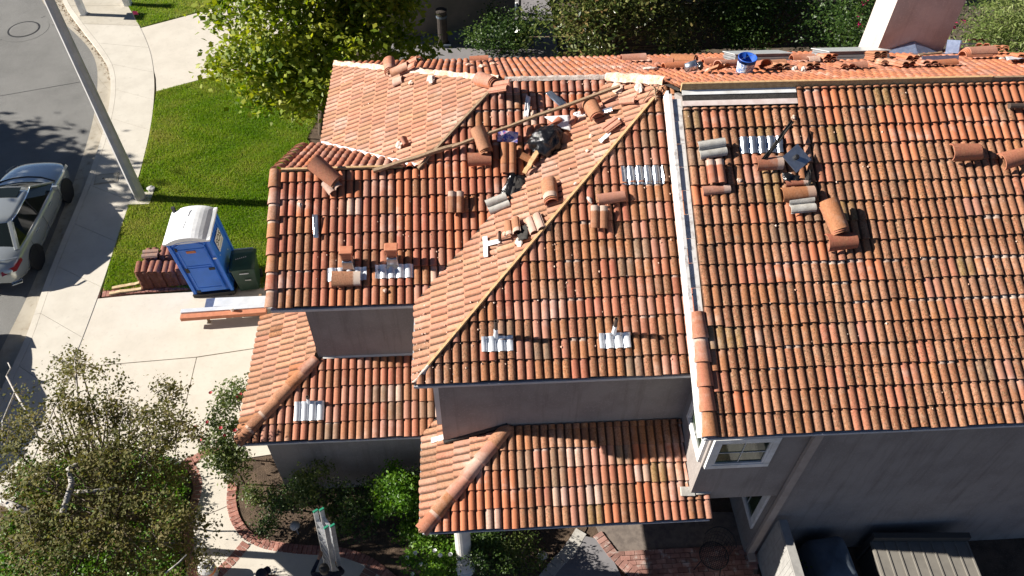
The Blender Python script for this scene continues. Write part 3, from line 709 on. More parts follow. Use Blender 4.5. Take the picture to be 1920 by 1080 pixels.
# own drive: slabs
dv = empty('driveway', (0,0,0), None, None); dv['kind'] = 'structure'
def slab(name, L_, m, parent, z=.0, th=.1, z1=0):
    P = pxl(L_); c = np.mean(P, axis=0); P = [tuple(np.array(p)+(c-np.array(p))/np.linalg.norm(c-np.array(p))*.004) for p in P]
    return flat(name, P, z-th, z+z1, m, None, parent)
A1, A2, A3 = (193,555), (355,690), (480,650)
slab('drive_slab', [(180,560),(250,553),(375,546),(560,520),(600,560),(560,640),(380,667),(368,669),(130,689),(158,615)], M['concrete'], dv, -.006)
slab('drive_slab', [(130,690),(368,670),(337,800),(324,872),(40,905),(70,830),(108,740)], M['concrete'], dv, -.006)
slab('drive_slab', [(369,670),(560,641),(600,760),(520,850),(440,862),(380,862),(325,872),(338,800)], M['concrete'], dv, -.006)
nd = empty('neighbour_driveway', (0,0,0), None, None); nd['kind'] = 'structure'
slab('drive_slab', [(265,52),(400,16),(520,-20),(700,-40),(690,60),(560,110),(440,131),(293,171),(292,147),(280,97),(262,54)], M['concrete'], nd, -.006)
# manhole and ring in the road, utility lid in the pavement
mh = G(45, 55, -.15); m1 = empty('manhole_cover', (mh.x, mh.y, -.152), 'round iron manhole cover set in a concrete ring in the road', 'manhole')
MB().lathe([(.92, 0), (.92, .006), (.60, .007), (.60, 0)], 40, cap=False).obj('ring', M['road'], m1)
MB().lathe([(.53, 0), (.53, .012), (.48, .016), (.05, .016)], 36).obj('lid', M['road'], m1)
MB().lathe([(.60, 0), (.60, .004), (.535, .004), (.535, 0)], 36, cap=False).obj('rim', M['black'], m1)
for (a, b_) in (((0,75),(28,70)), ((97,47),(135,43)), ((68,38),(85,30)), ((0,180),(155,153))):
    p, q = G(*a, -.152), G(*b_, -.152); d = q-p
    MB().box((0,0,0), (d.length, .02, .003)).obj('crack_sealant', M['black'], kind='structure', M=T((p+q)/2, rz=math.atan2(d.y, d.x)) @ T(0,0,.003))
uv_ = G(200, 335); ul = empty('utility_lid', (uv_.x, uv_.y, .004), 'rectangular concrete utility lid flush in the pavement', 'utility lid')
MB().box((0,0,.006), (.62,.38,.012)).obj('lid', M['walk_old'], ul); MB().box((0,0,.004), (.72,.48,.008)).obj('rim', M['gutter_pan'], ul); MB().box((-.1,.02,.014),(.05,.05,.006)).obj('lift_hole', M['black'], ul)
for o in ul.children: pass
ul.rotation_euler[2] = .15
# leaf litter in the gutter
lv = []; 
for i in range(500):
    j = rng.randrange(2, 22); f = rng.random()**2*.35; p = Kface[j]*(1-f)+S[j]*f; p = p+(Kface[j+1]-Kface[j])*rng.random(); lv.append((p[0], p[1], -.142))
# lawns
lawn_poly = pxl([(294,172),(440,133),(520,105),(640,105),(640,215),(600,215),(575,262),(640,330),(640,500),(520,540),(380,543),(300,537),(192,546),(205,500),(234,408),(262,333),(281,253),(289,200)])
flat('lawn', lawn_poly, -.1, -.008, M['lawn'])
lawn2 = pxl([(236,0),(258,44),(266,50),(400,14),(520,-24),(500,-80),(215,-80)])
flat('verge_lawn', lawn2, -.1, -.008, M['lawn'])
def in_poly(P, X, Y):
    ins = np.zeros(len(X), bool); n = len(P)
    for i in range(n):
        x1, y1 = P[i]; x2, y2 = P[(i+1)%n]
        c = ((y1 > Y) != (y2 > Y)) & (X < (x2-x1)*(Y-y1)/(y2-y1+1e-12)+x1); ins ^= c
    return ins
def grass(name, poly, n, m, hgt=(.03, .075), excl=None, clump=.0):
    P = np.array(poly); X = nr.uniform(P[:,0].min(), P[:,0].max(), n); Y = nr.uniform(P[:,1].min(), P[:,1].max(), n)
    k = in_poly(poly, X, Y); X, Y = X[k], Y[k]; n = len(X)
    a = nr.uniform(0, 2*PI, n); h = nr.uniform(*hgt, n)*(.75+.5*np.abs(np.sin(X*2.1+np.sin(Y*1.7)*2)*np.cos(Y*2.6))); wd = nr.uniform(.008, .016, n); ln = nr.uniform(-.7, .7, (n, 2))*h[:,None]
    V = np.zeros((n, 3, 3)); V[:,0] = np.c_[X-np.cos(a)*wd, Y-np.sin(a)*wd, np.full(n, -.008)]; V[:,1] = np.c_[X+np.cos(a)*wd, Y+np.sin(a)*wd, np.full(n, -.008)]; V[:,2] = np.c_[X+ln[:,0], Y+ln[:,1], h]
    r = np.clip(.45+.33*np.sin(X*.9+1.3*np.sin(Y*.8))*np.cos(Y*.7-.4*X)+.2*np.sin(X*3.1+2*np.sin(Y*2.3))*np.sin(Y*3.7)+nr.normal(0, .2, n), 0, 1)
    me = npmesh(name, V.reshape(-1, 3), np.arange(3*n).reshape(-1, 3), m, dict(rnd=('FLOAT', np.repeat(r, 3))))
    return put(bpy.data.objects.new(name, me), None, kind='stuff')
M['grass'] = leaf_mat('grass_blade', [(.115,.22,.02), (.18,.285,.03), (.26,.325,.05), (.35,.335,.10)], .6, .35)
o = grass('grass', lawn_poly, 230000, M['grass']); o['label'] = 'mown green grass of the front lawn beside the pavement'; o['category'] = 'grass'
o = grass('grass', lawn2, 60000, M['grass']); o['label'] = 'mown grass corner beyond the neighbouring driveway'; o['category'] = 'grass'
flat('planting_strip', pxl([(577,240),(600,195),(625,205),(610,262),(572,258)]), -.09, .002, M['soil'])
# front walk, brick edging and beds
pth = pxl([(378,862),(432,862),(428,905),(428,958),(446,1000),(478,1018),(540,1036),(640,1044),(692,1062),(735,1100),(700,1300),(300,1300),(352,1060),(352,980),(366,925),(356,880)])
flat('front_walk', pth, -.1, -.004, M['concrete'])
MB().box((0,0,0),(1.0,.012,.004)).obj('walk_joint', M['joint'], kind='structure', M=T(G(395,962), rz=.42))
def brick_run(name, L_, wd, parent, m, bl=.105, side=1, z=.0):
    P = np.array(pxl(L_)); P = smooth(resamp(P, 40), 3); d = np.r_[0, np.cumsum(np.linalg.norm(np.diff(P, axis=0), axis=1))]; n = int(d[-1]/bl)
    me = MB().box((0,0,0), (wd, bl-.010, .06)).mesh('brick', m, bevel=.006)
    for i in range(n):
        s_ = (i+.5)*bl; x = np.interp(s_, d, P[:,0]); y = np.interp(s_, d, P[:,1]); x2 = np.interp(s_+.02, d, P[:,0]); y2 = np.interp(s_+.02, d, P[:,1])
        o = bpy.data.objects.new('brick', me); put(o, parent); o.matrix_world = T(x, y, z-.028+rng.uniform(-.004, .004), math.atan2(y2-y, x2-x)-PI/2+rng.uniform(-.03, .03))
def edging(label=None):
    e = bpy.data.objects.new('brick_edging', None); put(e, kind='structure'); return e
e1 = edging(); 
brick_run('brick', [(345,862),(366,885),(372,915),(360,955),(352,1000),(356,1050),(364,1090)], .20, e1, M['brick'])
brick_run('brick', [(436,905),(432,940),(440,975),(462,1005),(500,1022),(560,1030),(640,1034),(690,1050),(740,1090)], .21, e1, M['brick'])
brick_run('brick', [(462,1018),(440,1045),(410,1075),(395,1095)], .22, e1, M['brick'])
brick_run('brick', [(345,870),(390,846),(435,842)], .2, e1, M['brick'])
brick_run('brick', [(192,548),(250,541),(330,535),(420,528),(495,522)], .34, e1, M['brick'])
for L_ in ([(700,1062),(676,1100)],): brick_run('brick', L_, .3, e1, M['brick_old'])
bed = pxl([(440,862),(436,905),(432,958),(448,1000),(480,1018),(560,1030),(640,1034),(690,1050),(740,1090),(760,1150),(1010,1150),(1060,1060),(1100,990),(1100,800),(440,800)])
flat('planting_bed', bed, -.1, -.03, M['soil'])
bed2 = pxl([(-100,740),(120,730),(60,905),(320,878),(352,905),(356,930),(342,985),(342,1060),(352,1150),(-150,1150)])
flat('front_bed', bed2, -.1, -.02, M['soil'])
# curved concrete walk under the porch with stone edge, and the brick patio
walk2 = pxl([(1075,1000),(1120,1010),(1150,1050),(1180,1110),(1100,1200),(960,1200),(1000,1090),(1045,1040)])
flat('porch_walk', walk2, -.1, -.006, M['yard_paving'])  # darker paving colour stands in for the shade lying on this walk
brick_run('brick', [(1090,995),(1070,1030),(1040,1060),(1010,1100)], .26, e1, M['grey_tile'], .2)
brick_run('brick', [(1120,1000),(1150,1040),(1190,1075),(1230,1110)], .22, e1, M['brick_old'], .115)
pat = bpy.data.objects.new('brick_patio', None); put(pat, kind='structure')
patp = pxl([(1105,955),(1440,960),(1418,1090),(1235,1100),(1190,1068),(1155,1035),(1122,995)])
flat('patio_bed', patp, -.1, -.035, M['joint'], None, pat)
bme = MB().box((0,0,0), (.205,.098,.06)).mesh('brick', M['brick_old'], bevel=.006)
X0, Y0 = min(p[0] for p in patp), min(p[1] for p in patp); X1, Y1 = max(p[0] for p in patp), max(p[1] for p in patp)
nb = 0
for j in range(int((Y1-Y0)/.107)+1):
    for i in range(int((X1-X0)/.214)+2):
        x, y = X0+i*.214+(j%2)*.107, Y0+j*.107
        if y > 6.75 or not in_poly(patp, np.array([x]), np.array([y]))[0] or nb > 296: continue
        o = bpy.data.objects.new('brick', bme); put(o, pat); nb += 1
        o.matrix_world = T(x, y, -.03+rng.uniform(-.005, .005), rng.uniform(-.03, .03))
flat('yard_soil', [(-9.0,5.0),(-6,2),(14,2),(14,26),(-5.5,26),(-5.5,16)], -.13, -.052, M['soil'])
flat('yard_paving', [(-3.2,17.6),(3.4,17.6),(3.4,31),(-3.2,31)], -.1, -.01, M['yard_paving'])
flat('side_yard', [(5.9,-1),(14,-1),(14,6.57),(5.9,6.57)], -.1, -.02, M['soil'])

# ------------------------------------------------------------------ vents and flashings (parts of the house)
def wavy(F, u0, u1, v0, v1, m, off=.012, name='vent_flashing'):
    n = max(8, int((u1-u0)/RW*10)); us_ = F['us']
    P = []
    for i in range(n+1):
        u = u0+(u1-u0)*i/n; h = roll_h(u-us_); r = []
        for v in np.linspace(v0, v1, 4):
            fa = ((v % TE)/(TE+HEADLAP)); r.append(uvw(F, u, v, TOFF+h*1.05+.054*(1-fa)+off+.008+rng.uniform(-.002, .003)))
        P.append(r)
    return MB().grid(P).obj(name, m, house, smooth=True)
def patch(F, x0, y0, x1, y1, m, off=.012, name='vent_flashing'):
    pu = [fuv(F, GP(x, y, F)) for x, y in ((x0, y0), (x1, y0), (x0, y1), (x1, y1))]
    return wavy(F, (pu[0][0]+pu[2][0])/2, (pu[1][0]+pu[3][0])/2, (pu[2][1]+pu[3][1])/2, (pu[0][1]+pu[1][1])/2, m, off, name)
FR, FM, FL, FG, FP, FN, FMW, FW, FLN = [FACES[k] for k in ('R','M','L','G','P','N','MW','W','LN')]
patch(FM, 1165, 311, 1243, 346, M['zinc']); patch(FR, 1386, 257, 1466, 288, M['zinc'])
patch(FM, 903, 631, 962, 659, M['alu_paint']); patch(FM, 1123, 625, 1182, 653, M['alu_paint'])
patch(FL, 704, 497, 775, 522, M['alu_paint']); patch(FL, 614, 503, 688, 527, M['alu_paint'])
patch(FG, 553, 753, 608, 789, M['alu_paint'])
for (x, y, F, hgt, r) in ((930, 632, FM, .30, .035), (1151, 626, FM, .28, .035), (580, 756, FG, .10, .03)):
    p = GP(x, y, F)
    o = MB().lathe([(r*1.9, -.05), (r*1.35, .05), (r*1.1, .12), (r*1.05, .14+.3*hgt)], 12).obj('pipe_collar', M['alu_paint'], house, smooth=True, M=T(p))
    MB().lathe([(r, .14), (r, .14+hgt), (r*.75, .14+hgt), (r*.75, .12)], 12, cap=False).obj('vent_pipe', M['pipe'], o)
for (x, y) in ((654, 497), (737, 491)):
    p = GP(x, y, FL)
    o = MB().lathe([(.19, -.08), (.15, .04), (.14, .17), (.10, .20)], 4, M=Matrix.Rotation(PI/4, 4, 'Z')).obj('vent_hood', M['zinc'], house, M=T(p), bevel=.012)
    MB().box((0, 0, .28), (.19, .16, .18), taper=1.12).box((0, 0, .39), (.25, .20, .05)).obj('vent_cap', M['terra'], o, bevel=.02)
    MB().lathe([(.112, .201), (.116, .225)], 16, cap=False).obj('vent_band', M['black'], o)
def frame_at(F, px, py, n=0, ang=0, rx=0, ry=0):
    u, v = fuv(F, GP(px, py, F)); return frame(F, u, v, n+.028, math.radians(ang)) @ Matrix.Rotation(rx, 4, 'X') @ Matrix.Rotation(ry, 4, 'Y')
for (x, y, wd, dp, ht) in ((1418, 113, 1.35, .9, .17), (1592, 110, 1.45, 1.0, .2)):
    p = GP(x, y, FN); Mx = frame(FN, *fuv(FN, p), 0)
    f = MB()
    for k_ in range(3): f.box((0, 0, ht*(k_+.5)/3), (wd-.02*k_, dp-.02*k_, ht/3-.008))
    o = f.obj('skylight', M['skylight_grey'], house, bevel=.008); o.matrix_world = Mx
    MB().box((0, 0, ht+.012), (wd+.02, dp+.02, .02)).obj('skylight_lid', M['skylight_top'], o, bevel=.006)

# ------------------------------------------------------------------ loose things lying on the roof
def solid_tile(nm, li=.3, mo=0, L=.42, rolls=2):
    pr = [p for p in PROF if p[0] <= rolls*RW+1e-6]; V = []; Fc = []; n = len(pr)
    for (x, h) in pr:
        x -= rolls*RW/2; V += [(x, -L/2, h+.015), (x, L/2, h+.015), (x, -L/2, h), (x, L/2, h)]
    for k in range(n-1):
        p, q = 4*k, 4*k+4; Fc += [(p, q, q+1, p+1), (q+2, p+2, p+3, q+3), (p+2, q+2, q, p), (p+1, q+1, q+3, p+3)]
    Fc += [(0, 1, 3, 2), (4*n-4, 4*n-2, 4*n-1, 4*n-3)]
    return tcol_mesh('loose_tile', V, Fc, nm, li, mo, 1)
BC, BCF = barrel(); BC = [(x-.23, y, z) for x, y, z in BC]
barm = {}
def bar(F, px, py, ang, nm, label, n=0.02, roll=0, pitch=0, s=1, mo=0, li=.35, group=None, k=(1, 1, 1), sink=0):
    me = tcol_mesh('loose_ridge_tile', BC, BCF, nm, li, mo, 0)
    o = bpy.data.objects.new('loose_ridge_tile', me); put(o, None, label, 'ridge tile', group)
    o.matrix_world = frame_at(F, px, py, n, ang) @ Matrix.Rotation(pitch, 4, 'Y') @ Matrix.Rotation(roll, 4, 'X') @ Matrix.Diagonal((*[q*s for q in k], 1)); return o
def nest(F, px, py, ang, nms, label, group, n=.02, roll=0, pitch=0, s=1, mo=0):
    c_ = len(nms); names = ['lowest', 'topmost'] if c_ == 2 else ['lowest', 'middle', 'topmost'] if c_ == 3 else ['lowest', 'second', 'third', 'topmost']
    a = math.radians(ang)
    for i, nm in enumerate(nms):
        o = bar(F, px, py, ang, nm, f'{names[i]} tile in {label}', n+i*.024, roll+rng.uniform(-.04, .04), pitch, s, mo if i == c_-1 else 0, group=group)
        o.matrix_world = o.matrix_world @ Matrix.Translation((-.025*i, rng.uniform(-.006, .006), 0))
def tile(F, px, py, ang, nm, label, n=.03, rx=0, ry=0, mo=0, li=.3, L=.42, rolls=2, mt=None, group=None):
    me = solid_tile(nm, li, mo, L, rolls)
    if mt: me.materials[0] = mt
    o = bpy.data.objects.new('loose_tile', me); put(o, None, label, 'clay tile', group)
    o.matrix_world = frame_at(F, px, py, n, ang-90, rx, ry); return o
def chunk(F, px, py, r, m, label, name='mortar_chunk', cat='mortar chunk', sq=.6, n=.0, el=1.0, ang=0):
    bm = bmesh.new(); bmesh.ops.create_icosphere(bm, subdivisions=2, radius=r)
    for v in bm.verts: v.co *= rng.uniform(.68, 1.2); v.co.z *= sq; v.co.x *= el
    me = bpy.data.meshes.new(name); bm.to_mesh(me); bm.free(); me.materials.append(m)
    o = bpy.data.objects.new(name, me); put(o, None, label, cat); o.matrix_world = frame_at(F, px, py, n+r*sq*.5, ang); return o
def sheet(F, pts, m, label, name, cat, n=.03, amp=.02, th=.006, sub=6, bend=0):
    """thin bent sheet over a quad of picture points on a face"""
    Q = [GP(x, y, F, n+.03) for x, y in pts]; P = []
    for i in range(sub+1):
        a = i/sub; r = []
        for j in range(sub+1):
            b_ = j/sub; p = (Q[0]*(1-b_)+Q[1]*b_)*(1-a)+(Q[3]*(1-b_)+Q[2]*b_)*a
            r.append(p+F['N']*(rng.uniform(-amp, amp)+bend*math.sin(PI*a)))
        P.append(r)
    mb = MB().grid([r[::-1] for r in P]); c = mb.v; V = [Vector(p) for p in c]; o0 = sum(V, Vector())/len(V)
    mb.v = [tuple(p-o0) for p in V]; me = mb.mesh(name, m, True)
    o = bpy.data.objects.new(name, me); put(o, None, label, cat); o.location = o0
    md = o.modifiers.new('thickness', 'SOLIDIFY'); md.thickness = th; return o
def stick(A, B_, wd, ht, m, label, name, cat):
    A, B_ = Vector(A), Vector(B_); L = (B_-A).length; mb = MB(); n = 6; V = []; Fc = []
    for i in range(n+1):
        x = L*i/n; e = rng.uniform(-.008, .008)
        for (a, b_) in ((-1,0),(1,0),(1,1),(-1,1)): V.append((x, a*wd/2*rng.uniform(.9, 1.1)+e, b_*ht*rng.uniform(.9, 1.1)+e))
    for i in range(n):
        for q in range(4): Fc.append((4*i+q, 4*i+(q+1)%4, 4*i+4+(q+1)%4, 4*i+4+q))
    Fc += [(3,2,1,0), tuple(range(4*n, 4*n+4))]
    o = mb.add(V, Fc).obj(name, m, None, label=label, cat=cat); o.matrix_world = along(A, B_, (0,0,1)); return o
gA = 'ridge tiles stacked on the west roof slope'
nest(FW, 734, 131, 5, ['clay','red','clay'], 'nested pile pointing downhill on the pale west slope', gA, .02)
bar(FW, 756, 138, 90, 'tan', 'ridge tile lying crosswise against the nested pile on the west slope', .09, s=.95)
tile(FW, 778, 128, 60, 'clay', 'two roll tile propped on rubble beside the west slope pile', .10, .25, .2)
bar(FW, 749, 154, 80, 'pale', 'short pale ridge tile below the west slope pile', .0, k=(.5, .9, .8), li=.1)
chunk(FW, 811, 152, .10, M['mortar'], 'flat pale mortar slab alone on the upper west slope', el=1.6)
chunk(FW, 772, 158, .06, M['mortar_clay'], 'small mortar lump right of the short pale ridge tile')
nest(FW, 917, 158, 40, ['clay','fresh','pink'], 'nested pile beside the upper west hip', 'ridge tiles stacked by the west hip', .02, s=1.05)
tile(FW, 940, 166, 65, 'pink', 'tile cut at an angle beside the bare hip batten', .02)
chunk(FW, 752, 275, .09, M['mortar'], 'broken white mortar lump at the foot of the west slope', el=1.3); bar(FW, 763, 270, 10, 'pink', 'broken upright tile shard near the foot of the west slope', .04, pitch=.6, k=(.35, .5, 1.1))
tile(FN, 780, 116, 90, 'fresh', 'orange tile lying on the rear slope behind the nested pile', .04, 0)
bar(FN, 898, 118, 2, 'clay', 'ridge tile lying alone along the crest behind the west slope', .04)
for i, (x, y) in enumerate(((880, 126), (905, 128), (925, 124))): chunk(FN, x, y, .07, M['mortar_clay'], ['mortar crust left of the crest by the lone ridge tile', 'mortar crust in front of the lone ridge tile on the crest', 'mortar crust right of the lone ridge tile on the crest'][i], el=1.4)
bar(FN, 1187, 118, 0, 'pink', 'pinkish ridge tile lying beyond the white mortar at the ridge joint', .05, s=1.25)
# left slope
nest(FL, 614, 328, -42, ['brown','clay'], 'leaning pair at the left ridge', 'ridge tiles leaning at the left ridge', .07, pitch=.12, s=1.25)
tile(FL, 623, 349, -55, 'pale', 'broken pale tile pinned under the leaning ridge tiles', .02, .2, .15, L=.3)
chunk(FL, 563, 385, .05, M['mortar'], 'small triangular white chip on the left slope', sq=.4)
sheet(FL, [(586,402),(596,402),(597,446),(588,446)], M['zinc'], 'narrow dull metal flashing strip on the left slope', 'flashing_strip', 'flashing', .03, .004)
tile(FL, 855, 382, 88, 'brown', 'loose two roll tile raised above the middle of the left slope', .05, .06, mo=.5)
nest(FL, 905, 272, -72, ['brown','rust','tan'], 'thick nested pile left of the printed carton', 'ridge tiles by the printed carton', .09, s=1.05)
bar(FL, 899, 301, 0, 'clay', 'ridge tile lying sideways under the nested pile by the carton', .02)
tile(FL, 953, 291, 88, 'rust', 'reddish tile lying loose just below the printed carton', .06, .1, rolls=2)
tile(FL, 953, 308, 88, 'brown', 'dark tile under the reddish tile below the carton', .03, .02, rolls=2)
o = MB().box((0,0,.02), (.40,.22,.05)).obj('printed_carton', M['carton'], None, label='blue printed carton with white and pink pictures on the left slope', cat='carton', bevel=.006); o.matrix_world = frame_at(FL, 952, 259, .03, -8, .35)
def bag():
    bm = bmesh.new(); bmesh.ops.create_icosphere(bm, subdivisions=4, radius=1)
    from mathutils import noise as mn
    for v in bm.verts:
        p = v.co.copy(); f = 1+.22*mn.noise(p*2.2)+.16*abs(mn.noise(p*5))-.12*abs(mn.noise(p*9)); v.co = p*f; v.co.x *= .33; v.co.y *= .30; v.co.z *= .22
        if v.co.z < -.08: v.co.z = -.08
    me = bpy.data.meshes.new('rubbish_bag'); bm.to_mesh(me); bm.free(); me.materials.append(M['black_plastic']); me.polygons.foreach_set('use_smooth', [True]*len(me.polygons))
    o = bpy.data.objects.new('rubbish_bag', me); put(o, None, 'crumpled shiny black rubbish bag on the stripped roof', 'rubbish bag'); return o
bag().matrix_world = frame_at(FL, 1024, 270, .10, 20)
stick(GP(984, 326, FL, .10), GP(1008, 284, FL, .16), .09, .04, M['wood'], 'short brown board leaning below the black bag', 'short_board', 'board')
sheet(FL, [(958,324),(988,332),(976,376),(938,362)], M['black_plastic'], 'torn black plastic film above the grey tile', 'plastic_film', 'plastic sheet', .05, .035)
sheet(FL, [(966,330),(985,340),(978,380),(954,378)], M['black_felt'], 'torn roofing felt scrap against the valley', 'felt_scrap', 'felt scrap', .07, .03)
tile(FL, 933, 385, 20, 'grey', 'pale grey cement tile lying by the valley', .06, .05, mt=M['grey_tile'], rolls=2)
sheet(FL, [(987,178),(995,181),(991,220),(982,217)], M['foam'], 'narrow torn white strip standing on the upper slope', 'white_strip', 'strip', .06, .02)
sheet(FL, [(1022,174),(1034,170),(1064,193),(1052,202)], M['zinc'], 'light metallic flashing strip lying askew under the ridge', 'flashing_strip', 'flashing', .05, .012)
sheet(FL, [(1021,219),(1068,215),(1072,245),(1052,240)], M['foam'], 'white foam board piece left of the open white box', 'foam_board', 'foam board', .08, .008, .02)
bx = empty('white_box', frame_at(FL, 1093, 270, .03, 8, .15), 'open white foam box with clear plastic wrap inside', 'box')
f = MB(); f.box((0,0,.01),(.34,.30,.02))
for (x, y, a, b_) in ((0,-.145,.34,.015),(0,.145,.34,.015),(-.165,0,.015,.27),(.165,0,.015,.27)): f.box((x,y,.085),(a,b_,.13))
f.obj('box_body', M['foam'], bx)
P = [[(-.14+.28*i/6, -.12+.24*j/6, .09+rng.uniform(-.035,.05)) for j in range(7)] for i in range(7)]
MB().grid(P).obj('plastic_wrap', M['zinc'], bx)
bar(FL, 1064, 277, -68, 'tan', 'broken tan ridge tile between black bag and white box', .06, s=1.05)
nest(FMW, 1118, 218, 10, ['clay','tan'], 'upright pair above the white box', 'ridge tiles above the white box', .10, s=1.1)
bar(FL, 1100, 198, 28, 'pink', 'pink ridge tile lying under the fallen batten', .05)
tile(FMW, 1143, 213, 70, 'grey', 'small blue grey tile offcut beside the upright pair', .04, .1, L=.22, mt=M['zinc'], rolls=1)
sheet(FMW, [(1128,238),(1140,226),(1165,222),(1140,245)], M['foam'], 'torn white wrapping right of the upright pair', 'wrapping_scrap', 'scrap', .04, .03)
sheet(FMW, [(1122,262),(1142,246),(1146,250),(1127,268)], M['foam'], 'thin white foam offcut right of the white box', 'foam_offcut', 'scrap', .03, .01)
chunk(FMW, 1160, 168, .13, M['mortar_clay'], 'flat mortar slab at the upper end of the fallen batten', sq=.3, el=1.5)
chunk(FMW, 1200, 168, .09, M['mortar'], 'pale mortar block near the ridge joint', el=1.6)
chunk(FMW, 1110, 258, .05, M['mortar_clay'], 'broken clay crumb beside the white box corner')
chunk(FMW, 1103, 285, .04, M['mortar_clay'], 'clay crumb below the white box')
stick(GP(700, 322, FL, .05), GP(862, 272, FL, .07), .07, .06, M['wood_old'], 'thick weathered batten fallen across the foot of the hip', 'fallen_batten', 'batten')
stick(GP(848, 277, FL, .10), GP(1162, 163, FMW, .12), .055, .05, M['wood_old'], 'long weathered batten fallen across the upper slope', 'fallen_batten', 'batten')
for i in range(3):
    a = [(1218,158),(1226,166),(1236,160)][i]; b_ = [(1230,188),(1206,190),(1226,180)][i]
    A, B_ = GP(*a, FMW, .08), GP(*b_, FMW, .05)
    MB().tube([Vector(), (B_-A)*.5+Vector((.03,.02,.06)), B_-A], .012, 6).obj('metal_strap', M['wood_old'], None, label=['bent metal strap nearest the ridge joint', 'bent metal strap crossing the upper hip end', 'bent metal strap touching the white rake board'][i], cat='metal strap', M=T(A))
# middle block
nest(FMW, 1035, 368, 0, ['red','brown','tan'], 'the cement ended pile on the middle roof west face', 'ridge tiles on the west face of the middle roof', .03, s=1.08, mo=.55)
tile(FMW, 965, 432, 4, 'tan', 'mortar covered two roll tile on the west face of the middle roof', .06, .1, mo=.55)
sheet(FMW, [(968,425),(990,420),(990,447),(972,452)], M['black_felt'], 'felt scrap under the mortar covered tile', 'felt_scrap', 'felt scrap', .035, .02)
sheet(FMW, [(905,444),(914,442),(915,481),(907,482)], M['foam'], 'upright white paper strip near the valley of the middle roof', 'paper_strip', 'paper strip', .03, .006)
sheet(FMW, [(914,452),(938,447),(938,455),(914,461)], M['foam'], 'short white paper strip beside the dark pipe stub', 'paper_strip', 'paper strip', .03, .006)
MB().lathe([(.03,-.03),(.03,.28),(.022,.28),(.022,.0)], 12, cap=False).obj('vent_pipe', M['pipe'], house, M=T(GP(937, 455, FMW)))
chunk(FMW, 948, 440, .05, M['mortar_clay'], 'clay crumbs between pipe stub and mortar covered tile'); chunk(FMW, 975, 455, .08, M['mortar'], 'mortar spill at the lower edge of the mortar covered tile', el=1.8, sq=.3)
tile(FMW, 1006, 423, 10, 'pale', 'pale pink replacement tile on the west face of the middle roof', .02, 0, li=.05)
chunk(FMW, 1080, 347, .035, M['mortar'], 'white crumb beside the hip batten of the middle roof')
bar(FM, 1145, 373, 8, 'pink', 'pinkish half round tile lying across the middle roof', .02, k=(1.1, .8, .8), li=.15)
tile(FM, 1122, 410, 86, 'brown', 'loose cracked tile standing proud on the middle roof', .05, .05, mo=.6)
chunk(FM, 1105, 376, .04, M['mortar'], 'white mortar streak left of the pinkish half round tile', el=1.8, ang=-60)
bar(FL, 650, 524, 0, 'tan', 'flat ridge tile laid over the left vent flashing', .03, k=(1.15, 1.1, .55), mo=.8, li=.5)
chunk(FL, 722, 546, .04, M['mortar_clay'], 'grey crumb on the left slope below the vents')
# tall right roof
tile(FR, 1333, 282, 8, 'grey', 'pale grey cement tile at the left edge of the right roof', .05, .0, .25, mt=M['grey_tile'], rolls=2, L=.48)
tile(FR, 1340, 325, 92, 'clay', 'cement topped two roll tile lying on the right roof near the rake', .05, .02, mo=.6, li=.1)
bar(FR, 1342, 357, 4, 'pink', 'grey pink ridge tile below the cement topped tile', .0, k=(1.05, .6, .5), mo=.5)
chunk(FR, 1385, 340, .045, M['mortar_clay'], 'brown crumb right of the cement topped tile')
sheet(FR, [(1484,224),(1489,228),(1440,296),(1428,298)], M['black_felt'], 'long strip of torn black felt on the right roof', 'felt_strip', 'felt strip', .14, .02, bend=.08)
bar(FR, 1440, 308, 0, 'clay', 'ridge tile with cement end left of the metal vent plate', .02, mo=.6)
vp = empty('vent_plate', frame_at(FR, 1487, 304, .14, 38, .12, .10), 'dented metal vent plate with a round hole on the right roof', 'vent plate')
MB().box((0,0,0),(.40,.36,.008)).obj('plate', M['zinc'], vp, bevel=.002)
MB().lathe([(.045,-.01),(.045,.05),(.03,.06)], 14).obj('pipe_stub', M['black'], vp, M=T(-.01,.02,0))
sheet(FR, [(1466,322),(1500,330),(1494,345),(1470,340)], M['black_plastic'], 'dark rubber scrap under the metal vent plate', 'rubber_scrap', 'scrap', .05, .03)
sheet(FR, [(1508,320),(1522,318),(1520,352),(1512,350)], M['black_felt'], 'hanging felt scrap right of the metal vent plate', 'felt_scrap', 'felt scrap', .06, .02)
chunk(FR, 1478, 330, .05, M['mortar'], 'white mortar lump under the metal vent plate'); 
bar(FR, 1492, 346, 2, 'red', 'thin red tile shard under the metal vent plate', .03, k=(.9, .4, .4), mo=.55)
bar(FR, 1493, 366, 4, 'rust', 'ridge tile above the pale grey tile on the right roof', .06, k=(1.25, .9, .7), mo=.4)
tile(FR, 1501, 385, 4, 'grey', 'pale grey cement tile under a ridge tile on the right roof', .03, .0, mt=M['grey_tile'], L=.44)
chunk(FR, 1486, 222, .045, M['mortar_clay'], 'brown crumb at the upper end of the felt strip'); chunk(FR, 1548, 378, .04, M['mortar_clay'], 'brown crumb above the tall nested pile on the right roof')
nest(FR, 1559, 415, -76, ['brown','clay','rust'], 'tall nested pile in the middle of the right roof', 'ridge tiles in the middle of the right roof', .09, s=1.18, mo=0)
bar(FR, 1574, 455, 3, 'red', 'red ridge tile lying across below the tall nested pile', .03, s=1.1, mo=0)
nest(FR, 1808, 289, 1, ['brown','clay','clay'], 'sideways pile at the right of the right roof', 'ridge tiles lying at the right edge', .03, s=1.1)
bar(FR, 1896, 300, 14, 'clay', 'single ridge tile nearest the right edge of the right roof', .05, s=1.15)
pp_ = empty('drain_pipe', frame_at(FR, 1912, 203, .06, -2), 'dark round pipe lying near the top right roof edge', 'pipe')
